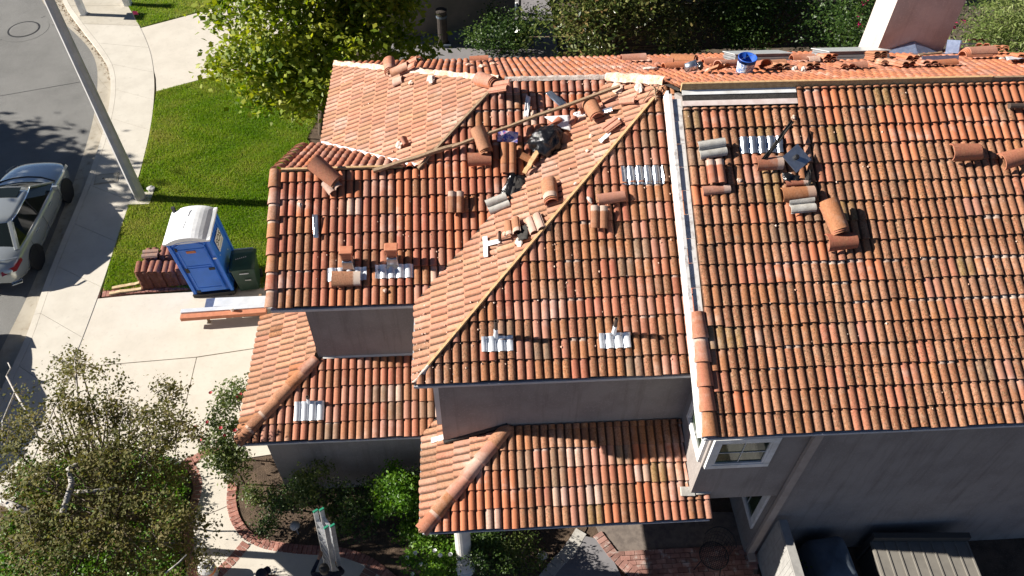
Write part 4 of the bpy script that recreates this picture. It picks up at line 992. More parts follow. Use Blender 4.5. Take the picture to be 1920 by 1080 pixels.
MB().tube([(-.25,0,0),(.8,0,0)], .05, 12).obj('pipe', M['pipe'], pp_)
# along the ridge of the right roof
nest(FN, 1283, 122, 150, ['clay','rust'], 'steep pair at the left end of the ridge', 'ridge tiles along the bare ridge', .06, s=1.2)
bar(FN, 1262, 132, 10, 'fresh', 'ridge tile left of the small metal pail', .04)
pl_ = empty('metal_pail', frame_at(FN, 1294, 139, .12, 180, 0, 1.35), 'small dull metal pail tipped over by the ridge', 'pail')
MB().lathe([(.09,-.11),(.11,.11),(.1,.11),(.082,-.1)], 18).obj('pail_body', M['zinc'], pl_, smooth=True); MB().lathe([(.113,.10),(.113,.118)], 18, cap=False).obj('rim', M['chrome'], pl_)
bgm = MB(); 
o = chunk(FN, 1311, 132, .11, M['black_plastic'], 'small black bag beside the tipped metal pail', 'rubbish_bag', 'rubbish bag', .9)
tile(FN, 1345, 141, -70, 'tan', 'ochre two roll tile hanging over the ridge board', .10, -.3, mo=.5)
bar(FN, 1336, 125, 4, 'clay', 'ridge tile behind the ochre tile on the ridge', .05); bar(FN, 1364, 130, 200, 'clay', 'ridge tile left of the blue bucket', .05, s=1.15)
bk = GP(1394, 138, FN); bkt = empty('blue_bucket', T(bk, rz=.4), 'blue plastic bucket with a patterned label on the ridge', 'bucket')
MB().lathe([(.155,-.02),(.185,.36),(.19,.36),(.19,.38),(.175,.38),(.145,.0)], 24).obj('bucket_body', M['blue_tub'], bkt, smooth=True)
lab = MB(); n_ = 20; lab.grid([[((.158+.028*z/.36)*math.cos(a), (.158+.028*z/.36)*math.sin(a), z) for z in (.08, .30)] for a in np.linspace(2.6, 5.6, n_)]); lab.obj('label', M['tub_label'], bkt, smooth=True)
hd = MB().tube([(.19*math.cos(a), .19*math.sin(a)*.4, .36-.1*math.sin(a)) for a in np.linspace(PI, 2*PI, 9)], .006, 5).obj('handle', M['chrome'], bkt)
bar(FN, 1424, 133, 100, 'red', 'ridge tile standing on end right of the blue bucket', .06, pitch=-.25, s=1.15); bar(FN, 1450, 128, 5, 'tan', 'ridge tile in front of the left skylight', .04, s=1.05)
bar(FN, 1503, 118, 2, 'clay', 'ridge tile between the two grey skylights', .05, s=1.1); bar(FN, 1523, 119, 0, 'pale', 'chalky ridge tile left of the right skylight', .03, k=(.5, 1, 1))
def pile(px, py, ang, k, label, group, nm=('clay','brown','pink'), F=FN, n=.03):
    names = {2: ['lower','upper'], 3: ['lowest','middle','topmost'], 4: ['lowest','second','third','topmost']}[k]
    for i in range(k): tile(F, px+rng.uniform(-1, 1), py, ang+rng.uniform(-6, 6), rng.choice(nm), f'{names[i]} tile in the {label}', n+i*.045, rng.uniform(-.05, .05), group=group)
pile(1515, 132, 92, 2, 'pile with white mortar ends at the ridge', 'flat tiles in the pile with mortar ends', ('brown','clay'))
chunk(FN, 1490, 134, .06, M['mortar'], 'round white mortar knob left of the mortar end pile', sq=1); chunk(FN, 1506, 136, .06, M['mortar'], 'round white mortar knob below the mortar end pile', sq=1)
pile(1583, 132, 86, 2, 'low pile in front of the right skylight', 'flat tiles before the right skylight', ('clay','brown'))
pile(1640, 117, 92, 4, 'tall pile right of the right skylight', 'flat tiles right of the skylight', ('clay','fresh','brown')); pile(1658, 125, 84, 2, 'short pile by the ridge board', 'flat tiles by the ridge board', ('tan','brown'))
pile(1700, 120, 95, 3, 'pile left of the blue metal sheet', 'flat tiles by the blue sheet', ('fresh','clay'))
o = MB().box((0,0,0),(.82,.02,.16)).obj('blue_metal_sheet', M['blue_sheet'], None, label='blue grey metal trough leaning on the ridge tiles', cat='metal sheet'); o.matrix_world = T(GP(1759, 119, FN)+Vector((0,0,.10)), rx=-.5)
o = MB().box((0,0,0),(.9,.3,.01)).obj('metal_sheet', M['zinc'], None, label='flat metal sheet lying behind the blue trough', cat='metal sheet'); o.matrix_world = frame_at(FN, 1745, 108, .06, 5)
o = MB().box((0,0,0),(1.0,.22,.02)).obj('metal_sheet', M['alu_paint'], None, label='pale metal sheet right of the chimney foot', cat='metal sheet'); o.matrix_world = frame_at(FN, 1795, 97, .16, -4)
o = MB().box((0,0,.14),(.05,.34,.30)).obj('metal_bracket', M['blue_sheet'], None, label='upright blue metal bracket by the chimney', cat='bracket'); o.matrix_world = frame_at(FN, 1785, 103, .03, 25)
stick(GP(1722, 104, FN, .1), GP(1765, 99, FN, .12), .06, .03, M['wood_old'], 'reddish offcut board at the chimney foot', 'offcut_board', 'board')
nest(FN, 1826, 112, 3, ['clay','fresh','clay','pink'], 'nested pile lying sideways right of the blue trough', 'ridge tiles right of the trough', .05, s=1.35)
tile(FN, 1828, 97, 60, 'fresh', 'bright orange tile on top of the far right pile', .22, .1); tile(FN, 1842, 100, 50, 'clay', 'tilted tile under the bright orange tile', .14, .15)
pile(1872, 104, 60, 3, 'leaning pile at the far right of the ridge', 'flat tiles leaning at the far right', ('fresh','clay','pink'), n=.06); pile(1912, 118, 80, 3, 'pile cut by the right picture edge', 'flat tiles at the right picture edge', ('fresh','clay'))
chunk(FN, 1878, 114, .06, M['mortar'], 'white mortar lump under the leaning pile at the far right')
sheet(FN, [(1885,106),(1918,104),(1920,110),(1888,112)], M['alu_paint'], 'white metal flashing behind the far right tiles', 'flashing_strip', 'flashing', .10, .01)
tile(FN, 1240, 128, 80, 'pink', 'chalky tile at the ridge joint', .03); chunk(FN, 1222, 133, .10, M['mortar'], 'large pale mortar lump at the ridge joint', el=1.8, sq=.4)
pile(1462, 132, 88, 2, 'low pile right of the standing ridge tile', 'flat tiles right of the standing ridge tile', ('clay','tan')); pile(1548, 118, 95, 3, 'pile just left of the right skylight', 'flat tiles left of the right skylight', ('fresh','clay'))
pile(1738, 127, 82, 2, 'pile in front of the blue trough', 'flat tiles before the blue trough', ('clay','pink')); pile(1690, 128, 100, 2, 'low pile between ridge board and blue trough', 'flat tiles between board and trough', ('brown','clay'))
bar(FN, 1600, 131, 4, 'pink', 'pinkish ridge tile close to the ridge board', .03); bar(FN, 1243, 124, 160, 'clay', 'ridge tile at the white joint of the ridges', .05); bar(FN, 1770, 126, 8, 'fresh', 'ridge tile under the end of the blue trough', .03)
for i, (x, y, a, nm, lb) in enumerate(((1080, 232, 70, 'pink', 'broken pink tile above the open white box'), (1097, 225, 20, 'pale', 'chalky tile shard above the open white box'), (1148, 240, 110, 'pink', 'broken tile beside the torn wrapping'), (1040, 235, 40, 'red', 'tile shard in the shade of the foam board'), (1000, 248, 95, 'clay', 'tile shard left of the black bag'), (1180, 195, 60, 'pink', 'cut tile near the upper hip of the middle roof'), (1062, 318, 20, 'pink', 'tile shard right of the short brown board'), (990, 300, 150, 'rust', 'tile shard between reddish tile and short board'))):
    F_ = FMW if x > 1120 else FL; tile(F_, x, y, a, nm, lb, .04, rng.uniform(-.2, .2), rng.uniform(-.15, .15), L=rng.uniform(.2, .34), rolls=1 if i % 2 else 2)
sheet(FL, [(1066,300),(1090,296),(1078,314),(1060,316)], M['black_plastic'], 'black plastic scrap under the broken tan ridge tile', 'plastic_scrap', 'plastic sheet', .03, .03)
sheet(FL, [(1075,212),(1098,206),(1100,222),(1078,226)], M['foam'], 'crumpled white scrap behind the open white box', 'paper_scrap', 'scrap', .05, .03)
# crumbs and chips scattered on the slopes, too small to pick apart
def crumbs(n):
    V = []; Fc = []
    for i in range(n):
        F = rng.choice([FR, FM, FL, FW, FMW, FMW]); 
        u = rng.uniform(*F['ur']); hi = np.interp(u, F['hi'][:,0], F['hi'][:,1])*F['c']; lo = np.interp(u, F['lo'][:,0], F['lo'][:,1])*F['c']
        if hi-lo < .1: continue
        v = rng.uniform(lo, hi); r = rng.uniform(.006, .022); c = uvw(F, u, v, .01); k = len(V)
        for q in ((1,0,0),(-1,0,0),(0,1,0),(0,-1,0),(0,0,1),(0,0,-1)): V.append(c+Vector(q)*r*rng.uniform(.6, 1.5))
        Fc += [(k+a, k+b_, k+c_) for a, b_, c_ in ((0,2,4),(2,1,4),(1,3,4),(3,0,4),(2,0,5),(1,2,5),(3,1,5),(0,3,5))]
    MB().add(V, Fc).obj('rubble', M['mortar_clay'], None, kind='stuff', label='mortar crumbs and clay chips scattered over the stripped roofs', cat='rubble')
crumbs(700)

# ------------------------------------------------------------------ street and drive
def text_mesh(s, size, m, name, parent, Mx, ext=.002):
    cu = bpy.data.curves.new(name, 'FONT'); cu.body = s; cu.size = size; cu.align_x = 'CENTER'; cu.align_y = 'CENTER'; cu.extrude = ext
    ob = bpy.data.objects.new(name+'_tmp', cu); COL.objects.link(ob); dg = bpy.context.evaluated_depsgraph_get(); dg.update()
    me = bpy.data.meshes.new_from_object(ob.evaluated_get(dg)); me.name = name; me.materials.clear(); me.materials.append(m)
    bpy.data.objects.remove(ob); o = bpy.data.objects.new(name, me); put(o, parent); o.matrix_local = Mx; return o
b0 = G(264, 372); lp = empty('street_lamp', (b0.x, b0.y, 0), 'tall grey tapering street lamp post at the lawn edge', 'street lamp')
MB().lathe([(.17, 0), (.165, 1.0), (.10, 9.2)], 8, M=Matrix.Rotation(PI/8, 4, 'Z')).obj('pole', M['pole'], lp)
MB().box((.02,-.02,.01), (.62,.55,.05)).obj('footing', M['walk'], lp)
MB().tube([(0,0,9.1),(-.6,.1,9.7),(-2.4,.3,9.9)], [.07,.06,.045], 8).obj('arm', M['pole'], lp); MB().box((-2.6,.33,9.87), (.6,.25,.14), taper=.7).obj('lamp_head', M['pole'], lp)
b0 = G(158, 27); mb_ = empty('mailbox', (b0.x, b0.y, 0), 'white mailbox post standing in the pavement by the kerb', 'mailbox')
MB().box((0,0,.5), (.2,.2,1.0)).obj('post', M['white_paint'], mb_); MB().box((0,0,.02), (.26,.26,.04)).obj('foot', M['pole'], mb_)
MB().prism([(-.17,0),(.17,0),(.17,.18),(.12,.29),(0,.33),(-.12,.29),(-.17,.18)], -.26, .26, Matrix.Translation((0,0,1.0)) @ Matrix.Rotation(PI/2, 4, 'X')).obj('box_body', M['white_paint'], mb_)
b0 = G(241, 9); wp = empty('white_post', (b0.x, b0.y, 0), 'short white post with grey shaded side at the verge corner', 'post')
MB().box((0,0,.45), (.26,.26,.9)).obj('post_body', M['white_paint'], wp); MB().box((0,0,.92), (.32,.32,.05)).obj('post_cap', M['white_paint'], wp)
b0 = G(254, 38); fl = empty('marker_flag', (b0.x, b0.y, 0), 'tiny pink marker flag at the edge of the far lawn', 'flag')
MB().tube([(0,0,0),(0,0,.4)], .006, 5).obj('wire', M['rim'], fl); MB().grid([[(0,0,.40),(.09,.01,.39),(.2,-.01,.38)],[(0,0,.24),(.1,-.01,.25),(.2,.01,.23)]]).obj('flag_cloth', M['pink_flower'], fl)
p = G(284, 356); 
def rock(p, r, m, label, name='rock', cat='rock', sq=.6):
    bm = bmesh.new(); bmesh.ops.create_icosphere(bm, subdivisions=2, radius=r)
    for v in bm.verts: v.co *= rng.uniform(.8, 1.15); v.co.z *= sq
    me = bpy.data.meshes.new(name); bm.to_mesh(me); bm.free(); me.materials.append(m); o = bpy.data.objects.new(name, me); put(o, None, label, cat); o.location = (p.x, p.y, p.z+r*sq*.6); return o
rock(p, .13, M['pole'], 'small grey stone in the grass behind the lamp post')

# portable toilet
p = G(366, 557); pt = empty('portable_toilet', T(p.x, p.y, 0, .03, 0, -.075), 'blue portable toilet with white roof standing on the drive', 'portable toilet')
W_, D_, HH = 1.10, 1.12, 2.02
MB().box((W_/2, D_/2, .05), (W_+.05, D_+.06, .10)).obj('skid_base', M['black'], pt); MB().box((W_-.12, D_/2, -.03), (.16, D_, .07)).obj('levelling_block', M['black'], pt)
bd = MB(); bd.box((W_/2, D_/2+.03, .10+HH/2-.04), (W_-.06, D_-.06, HH-.08))
for x in (.045, W_-.045):
    for y in (.045, D_-.045): bd.box((x, y, .10+HH/2-.03), (.09, .09, HH-.06))
bd.obj('cabin', M['pb'], pt, bevel=.012)
rbm = MB()
for i in range(6): rbm.box((W_-.02, D_*.30+i*.10, .10+HH*.88), (.02, .03, HH*.15))
for i in range(7): rbm.box((W_-.02, .16+i*.13, .40), (.02, .05, .48))
rbm.obj('side_ribs', M['pb'], pt, bevel=.006, kind='stuff')
dr = MB(); arch = [(.17, .14), (W_-.17, .14), (W_-.17, 1.86)]+[(W_/2+(W_/2-.17)*math.cos(a), 1.84+.14*math.sin(a)) for a in np.linspace(.15, PI-.15, 9)]+[(.17, 1.86)]
dr.prism(arch, -.028, .0, Matrix.Rotation(PI/2, 4, 'X') @ Matrix.Translation((0, 0, .0)))
door = dr.obj('door', M['pb'], pt, bevel=.008, M=T(0, -.012, .06))
fr = MB()
for x in (.21, W_-.21): fr.box((x, .0, 1.0), (.035, .03, 1.55))
for z in (.28, 1.05, 1.13, 1.75): fr.box((W_/2, .002, z), (W_-.46, .03, .03))
fr.obj('door_ridge', M['pb'], door, bevel=.006)
MB().box((W_/2-.02, -.002, 1.66), (.24, .02, .08)).obj('indicator_plate', M['orange'], door)
MB().box((W_-.26, -.01, 1.0), (.15, .03, .09)).obj('latch', M['black'], door)
MB().box((.19, -.006, 1.0), (.09, .03, .16)).obj('hinge', M['black'], door); MB().box((.19, -.006, 1.78), (.06, .03, .10)).obj('hinge', M['black'], door); MB().box((.19, -.006, .16), (.10, .03, .09)).obj('hinge', M['black'], door)
ar = MB().tube([(W_/2+(W_/2-.12)*math.cos(a), -.02, 1.97+.15*math.sin(a)) for a in np.linspace(0, PI, 11)], .035, 6); ar.obj('door_arch', M['pb'], pt)
rf = MB(); P = []
for j in range(9):
    y = -.05+(D_+.1)*j/8; r = []; e = min(1, min(j, 8-j)/1.5)
    for i in range(15):
        x = -.05+(W_+.10)*i/14; s_ = abs(2*i/14-1); z = 2.11+(.15*max(0, 1-(s_/.9)**2.8) if s_ < .9 else 0)+.06*(1-s_)*e
        if j in (0, 8): z = 2.11+(.14*max(0, 1-(s_/.86)**2.4) if s_ < .86 else 0)
        r.append((x, y, z))
    P.append(r)
rf.grid(P); 
k0 = len(rf.v); rf.add([(q[0], q[1], 2.06) for q in P[0]]+P[0], [(i, i+1, 16+i, 15+i) for i in range(14)])
rf.add([(r[-1][0], r[-1][1], 2.06) for r in P]+[r[-1] for r in P], [(i, i+1, 10+i, 9+i) for i in range(8)])
rf.add([(r[0][0], r[0][1], 2.06) for r in P]+[r[0] for r in P], [(i+1, i, 9+i, 10+i) for i in range(8)])
rf.add([(q[0], q[1], 2.06) for q in P[-1]]+P[-1], [(i+1, i, 15+i, 16+i) for i in range(14)])
ro = rf.obj('roof', M['pb_white'], pt)
MB().tube([(W_*.42, .25, 2.335), (W_*.45, .55, 2.34)], .008, 5).tube([(W_*.47, .7, 2.34), (W_*.50, .95, 2.335)], .008, 5).obj('roof_seam', M['pole'], ro)
MB().tube([(.04, D_+.03, 1.9), (.04, D_+.03, 2.28)], .05, 10).obj('vent_pipe', M['black'], pt)
sg = MB().box((W_+.006, D_*.47, 1.55), (.010, .50, .42)).obj('sign', M['white_plate'], pt)
text_mesh('SOS', .27, M['ink'], 'lettering', sg, Matrix.Translation((W_+.014, D_*.47, 1.61)) @ Euler((PI/2, 0, PI/2)).to_matrix().to_4x4())
sm = MB()
for i in range(9): sm.box((W_+.013, D_*.47-.17+i*.042, 1.42), (.004, rng.uniform(.012, .03), .035))
sm.obj('small_print', M['pole'], sg)
for (y, z) in ((.75, .95), (.9, .7), (.55, .62), (.2, 1.3)): MB().box((W_+.004, y, z), (.006, .03, .03)).obj('sticker', M['white_plate'], pt)
MB().box((W_-.06, -.03, 1.42), (.08, .01, .05)).obj('sticker', M['white_plate'], pt)

# wheeled bin
p = G(472, 526); wb = empty('wheeled_bin', T(p.x+.02, p.y-.15, 0, .10), 'dark green wheeled rubbish bin beside the portable toilet', 'wheeled bin')
bb = MB().box((0, 0, .53), (.50, .56, .90), taper=1.24); bb.box((0, -.0, .96), (.66, .74, .05)); bb.obj('bin_body', M['bin'], wb, bevel=.02)
ld = MB(); ld.grid([[(-.33+.66*i/6, -.39+.78*j/4, 1.0+.05*(1-(2*j/4-1)**2)+.02*(i in (0, 6))*-1) for j in range(5)] for i in range(7)]); lo_ = ld.obj('lid', M['bin'], wb, smooth=True)
md = lo_.modifiers.new('thickness', 'SOLIDIFY'); md.thickness = .03; md.offset = 0
pr = MB()
for i in range(6): pr.box((-.16+i*.05, -.02+.012*i, 1.063), (.03, .035, .006))
pr.obj('lid_print', M['pole'], lo_)
MB().box((0, .40, .98), (.50, .10, .05)).obj('handle', M['alu'], wb, bevel=.012); MB().box((.02, -.372, .84), (.24, .012, .03)).obj('catch_bar', M['alu'], wb); MB().box((.06, -.35, .56), (.16, .012, .028)).obj('catch_bar', M['alu'], wb)
for s in (-1, 1): MB().lathe([(.12, -.035), (.12, .035)], 16, M=Matrix.Translation((s*.26, .30, .12)) @ Matrix.Rotation(PI/2, 4, 'Y')).obj('wheel', M['black'], wb)

# stacks of new tiles on the brick strip beside the drive
A0 = G(266, 544); stk_lab = ['left front tile stack on the brick strip', 'second front tile stack from the pavement', 'third front tile stack with uneven layers', 'front tile stack against the portable toilet',
    'left rear tile stack with a grey tile on top', 'middle rear tile stack topped by loose tiles', 'rear tile stack behind the portable toilet']
stack_tones = [(.20,.065,.045), (.22,.075,.055), (.185,.06,.045), (.21,.06,.05), (.24,.10,.08), (.23,.085,.065), (.20,.07,.05)]
solid0 = solid_tile('red')
for i, (dx, dy, k_, rz) in enumerate(((.17,.22,15,.02),(.52,.24,15,-.03),(.87,.26,14,.04),(1.22,.30,15,-.02),(.30,.72,17,.05),(.68,.76,16,.0),(1.12,.78,18,.03))):
    t_ = empty('tile_stack', T(A0.x+dx, A0.y+dy, .0, rz+.05), 'dark red roof tiles piled flat: '+stk_lab[i], 'tile stack', 'stacks of new roof tiles by the drive')
    V = []; Fc = []
    me0 = solid0; base = [v.co.copy() for v in me0.vertices]; fs = [tuple(p.vertices) for p in me0.polygons]
    for l in range(k_):
        k0 = len(V); jx, jy = rng.uniform(-.008, .008), rng.uniform(-.012, .012)
        V += [(v.x+jx, v.y+jy, v.z*.9+.03+l*.041) for v in base]; Fc += [tuple(q+k0 for q in f) for f in fs]
    me = npmesh('tiles', V, Fc, M_tile, dict(tcol=('FLOAT_COLOR', [(*stack_tones[i], .15)]*len(V)), tp=('FLOAT_VECTOR', [(0, 0, .6)]*len(V))))
    put(bpy.data.objects.new('tiles', me), t_, kind='stuff')
    top = bpy.data.objects.new('tile', solid_tile((.30,.20,.16) if i == 4 else stack_tones[i], .3)); put(top, t_); top.location = (rng.uniform(-.03,.03), rng.uniform(-.05,.05), .035+k_*.041); top.rotation_euler[2] = rng.uniform(-.12,.12)+(PI/2 if i == 4 else 0)
for i, (a, b_) in enumerate((((211, 541), (262, 532)), ((206, 551), (266, 542)))):
    A, B_ = G(*a, .01), G(*b_, .01); stick(A, B_, .09, .05, M['wood_pale'], ['upper pale timber bearer under the tile stacks', 'lower pale timber bearer at the drive edge'][i], 'timber_bearer', 'timber')
# gutter lengths and a sheet laid out on low trestles
z0 = .36
def lay(a, b_, wd, ht, m, label, name, cat, z=z0):
    A, B_ = G(*a, z), G(*b_, z); L = (B_-A).length; o = MB().box((L/2, 0, 0), (L, wd, ht)).obj(name, m, None, label=label, cat=cat, bevel=.008); o.matrix_world = along(A, B_, (0,0,1)); return o
lay((340, 585), (520, 573), .13, .10, M['alu_paint'], 'long white gutter length lying across the drive', 'gutter_length', 'gutter')
o = lay((339, 596), (500, 584), .15, .12, M['terra'], 'long terracotta coloured gutter length on the drive', 'gutter_length', 'gutter', z0-.03)
lay((402, 567), (520, 562), .30, .03, M['alu_paint'], 'wide white metal sheet beside the portable toilet', 'metal_sheet', 'metal sheet', z0+.02)
lay((385, 569), (402, 568), .34, .012, M['zinc'], 'grey end of a metal sheet next to the white sheet', 'metal_sheet', 'metal sheet', z0)
q = G(435, 580, .45); MB().tube([(0,0,-.1),(0,0,.06)], [.03,.045], 10).obj('downspout_outlet', M['white_plate'], None, label='small white outlet spout on the gutter length', cat='spout', M=T(q))
for i, (x, y) in enumerate(((375, 604), (470, 592))):
    c = G(x, y, 0); t_ = empty('trestle', T(c.x+.25, c.y+.22, 0, .03), ['left low trestle under the gutter lengths', 'right low trestle under the gutter lengths'][i], 'trestle', 'trestles under the gutters')
    MB().box((0, 0, .265), (.07, .6, .05)).obj('beam', M['wood_old'], t_)
    for s in (-1, 1): MB().box((0, s*.24, .12), (.06, .05, .24)).obj('leg', M['wood_old'], t_)

# the silver saloon
def car():
    c = empty('parked_car', (0,0,0), 'silver green saloon car parked at the kerb with sunroof', 'car')
    L2 = 2.45; HWm = .92
    # stations along y (rear -, front +): half width, sill z, belt z, deck z (hood/trunk centre), lower width factor
    st = [(-2.42,.58,.42,.66,.80),(-2.34,.74,.32,.78,.94),(-2.1,.85,.25,.92,1.04),(-1.6,.91,.22,.96,1.07),(-.9,.92,.20,.95,1.02),(0,.92,.20,.93,.99),(.9,.92,.20,.91,.98),(1.25,.915,.21,.89,.97),(1.7,.90,.22,.82,.90),(2.1,.83,.24,.74,.83),(2.33,.70,.30,.66,.75),(2.44,.50,.38,.58,.64)]
    P = []
    for (y, hw, zs, zb, zd) in st:
        half = [(hw*.86, zs), (hw*.985, zs+.10), (hw, zs+(zb-zs)*.55), (hw*.985, zb-.05), (hw*.93, zb+.015), (hw*.72, zb*.35+zd*.65+.01), (hw*.36, zd+.005), (0, zd+.012)]
        P.append([(x, y, z) for x, z in half]+[(-x, y, z) for x, z in half[:-1][::-1]])
    b_ = MB().grid(P); n = len(P[0]); m_ = len(P)
    b_.f += [tuple(range(n)), tuple((m_-1)*n+i for i in range(n))[::-1]]
    body = b_.obj('body', M['paint'], c, smooth=True)
    bm = bmesh.new(); bm.from_mesh(body.data); bmesh.ops.recalc_face_normals(bm, faces=bm.faces); bm.to_mesh(body.data); bm.free()
    body.modifiers.new('smooth', 'SUBSURF').levels = 2; body.modifiers['smooth'].render_levels = 2
    # greenhouse: roof outline and belt outline
    def ring(pts): return pts
    belt = [(-.76,-1.72,.97),(-.83,-1.2,1.0),(-.85,-.3,.965),(-.85,.6,.93),(-.80,1.12,.91)]
    roof = [(-.50,-1.02,1.36),(-.585,-.75,1.405),(-.62,-.15,1.425),(-.60,.15,1.41),(-.545,.40,1.37)]
    gl = MB()
    gl.grid([belt, roof]); gl.grid([[(-x,y,z) for x,y,z in roof], [(-x,y,z) for x,y,z in belt]])
    glass = gl.obj('side_glass', M['glass'], c)
    ws = MB(); A_, B_ = belt[-1], roof[-1]
    ws.grid([[(x*A_[0]*-1, A_[1]+.20*(1-x*x), A_[2]-.01) for x in np.linspace(-1,1,7)], [(x*B_[0]*-1, B_[1]+.07*(1-x*x), B_[2]+.02*(1-x*x)) for x in np.linspace(-1,1,7)]]); ws.obj('windscreen', M['glass'], c, smooth=True)
    rw_ = MB(); A_, B_ = belt[0], roof[0]
    rw_.grid([[(x*B_[0]*-1, B_[1]-.06*(1-x*x), B_[2]+.02*(1-x*x)) for x in np.linspace(-1,1,7)], [(x*A_[0]*-1, A_[1]-.12*(1-x*x), A_[2]+.0) for x in np.linspace(-1,1,7)]]); rw_.obj('rear_window', M['glass'], c, smooth=True)
    rp = MB(); P = []
    for (x, y, z) in roof: P.append([(x*s_, y+(.07*(1-s_*s_) if y > .3 else -.06*(1-s_*s_) if y < -.9 else 0), z+.035*(1-s_*s_)) for s_ in np.linspace(-1.02, 1.02, 9)])
    rp.grid([r[::-1] for r in P]); rpo = rp.obj('roof', M['paint'], c, smooth=True); md = rpo.modifiers.new('t', 'SOLIDIFY'); md.thickness = .03; md.offset = -1
    MB().box((0, .12, 1.458), (.78, .42, .012)).obj('sunroof', M['glass'], rpo)
    for s in (-1, 1):
        MB().tube([(s*.80,1.14,.92),(s*.555,.42,1.385)], .035, 6).obj('windscreen_pillar', M['paint'], c)
        MB().tube([(s*.76,-1.74,.985),(s*.515,-1.04,1.37)], .075, 6).obj('rear_pillar', M['paint'], c)
        MB().tube([(s*.852,-.30,.965),(s*.63,-.18,1.41)], .025, 6).obj('door_pillar', M['black'], c)
        MB().tube([(s*x*-1*1.005, y, z+.005) for x,y,z in belt], .013, 5).obj('window_trim', M['chrome'], c); MB().tube([(s*x*-1*1.02, y, z-.005) for x,y,z in roof], .012, 5).obj('window_trim', M['chrome'], c)
        mi = MB().box((s*1.0, .82, .98), (.20, .10, .13), taper=.85).obj('wing_mirror', M['paint'], c, bevel=.02)
        for y in (.30, -.78): MB().box((s*.925, y, .80), (.03, .20, .035)).obj('door_handle', M['chrome'], c, bevel=.008)
        for y in (1.42, .62-.98+.1): pass
        sm_ = MB()
        for y in (.95, -.28, -1.28): sm_.tube([(s*.925, y, .30), (s*.938, y+.01, .60), (s*.92, y+.02, .86)], .006, 4)
        sm_.obj('door_gap', M['black'], c)
        for y in (1.405, -1.405):
            w_ = bpy.data.objects.new('wheel', None); put(w_, c); w_.location = (s*.785, y, .335); w_.rotation_euler = (0, s*PI/2, 0)
            MB().lathe([(.21,-.10),(.31,-.11),(.335,-.08),(.335,.08),(.31,.11),(.21,.105)], 28, cap=False).obj('tyre', M['black'], w_, smooth=True)
            r_ = MB().lathe([(.215,.02),(.215,.10),(.20,.10),(.19,.03)], 28); 
            for k_ in range(10):
                a = 2*PI*k_/10; r_.add([(.05*math.cos(a-.25),.05*math.sin(a-.25),.085),(.05*math.cos(a+.25),.05*math.sin(a+.25),.085),(.2*math.cos(a+.08),.2*math.sin(a+.08),.095),(.2*math.cos(a-.08),.2*math.sin(a-.08),.095)], [(0,1,2,3)])
            r_.obj('rim', M['rim'], w_)
        arch = MB()
        for y in (1.405, -1.405):
            arch.tube([(s*.918, y+.385*math.cos(a), .335+.385*math.sin(a)) for a in np.linspace(-.15, PI+.15, 14)], .02, 5)
            arch.prism([(y+.37*math.cos(a), .335+.37*math.sin(a)) for a in np.linspace(0, 2*PI, 20)[:-1]], .90, .928, Matrix(((0,0,s,0),(1,0,0,0),(0,1,0,0),(0,0,0,1))))
        arch.obj('wheel_arches', M['black'], c, kind='stuff')
        MB().add([(s*.45,-2.36,.80),(s*.78,-2.20,.86),(s*.86,-1.9,.90),(s*.87,-1.9,.80),(s*.79,-2.24,.72),(s*.45,-2.42,.70)], [(0,1,4,5),(1,2,3,4)] if s > 0 else [(5,4,1,0),(4,3,2,1)]).obj('tail_light', M['red_lens'], c, M=T(s*.015,-.03,.0))
        MB().add([(s*.50,2.34,.66),(s*.76,2.18,.74),(s*.84,1.85,.82),(s*.85,1.85,.74),(s*.78,2.22,.62),(s*.52,2.40,.58)], [(5,4,1,0),(4,3,2,1)] if s > 0 else [(0,1,4,5),(1,2,3,4)]).obj('headlight', M['lamp_lens'], c, M=T(s*.02,.02,.01))
        MB().tube([(s*.55,-2.40,.36),(s*.80,-2.26,.38),(s*.78,-2.30,.30),(s*.55,-2.42,.31)], .014, 5).obj('bumper_trim', M['chrome'], c)
    bl = MB().tube([(-.86,-2.02,.985),(-.6,-2.16,1.035),(0,-2.2,1.05),(.6,-2.16,1.035),(.86,-2.02,.985)], .022, 6).obj('boot_lip', M['paint'], c)
    MB().box((0, 2.42, .45), (.9, .05, .22)).obj('grille', M['black'], c); MB().tube([(-.84,1.2,.93),(-.4,1.36,.955),(0,1.4,.96),(.4,1.36,.955),(.84,1.2,.93)], .022, 5).obj('wiper_cowl', M['black'], c)
    sw_ = MB().tube([(.30,.55,.95),(.36,.36,1.02)], .015, 5).box((.4,.1,.75),(.45,.5,.5)).box((.4,-.2,.98),(.42,.12,.5)).box((-.4,.1,.75),(.45,.5,.5)).box((-.4,-.2,.98),(.42,.12,.5)); sw_.obj('front_seat', M['black'], c)
    return c
c1 = car(); pa, pb_ = G(124, 374, -.14), G(68, 499, -.14); 
cy = (pa.y+pb_.y)/2; cx_ = (pa.x+pb_.x)/2; crz = math.atan2(pb_.x-pa.x, pa.y-pb_.y)
c1.matrix_world = T(cx_-.74, cy, -.148, crz)
def copy_deep(src, M_, label):
    def rec(o, par):
        q = o.copy(); COL.objects.link(q); q.parent = par
        for ch in o.children: rec(ch, q)
        return q
    r = rec(src, None); r.matrix_world = M_; r['label'] = label; return r
c2 = copy_deep(c1, T(cx_-.93, cy-6.25, -.148, crz), 'second silver car at the kerb cut off by the left picture edge')

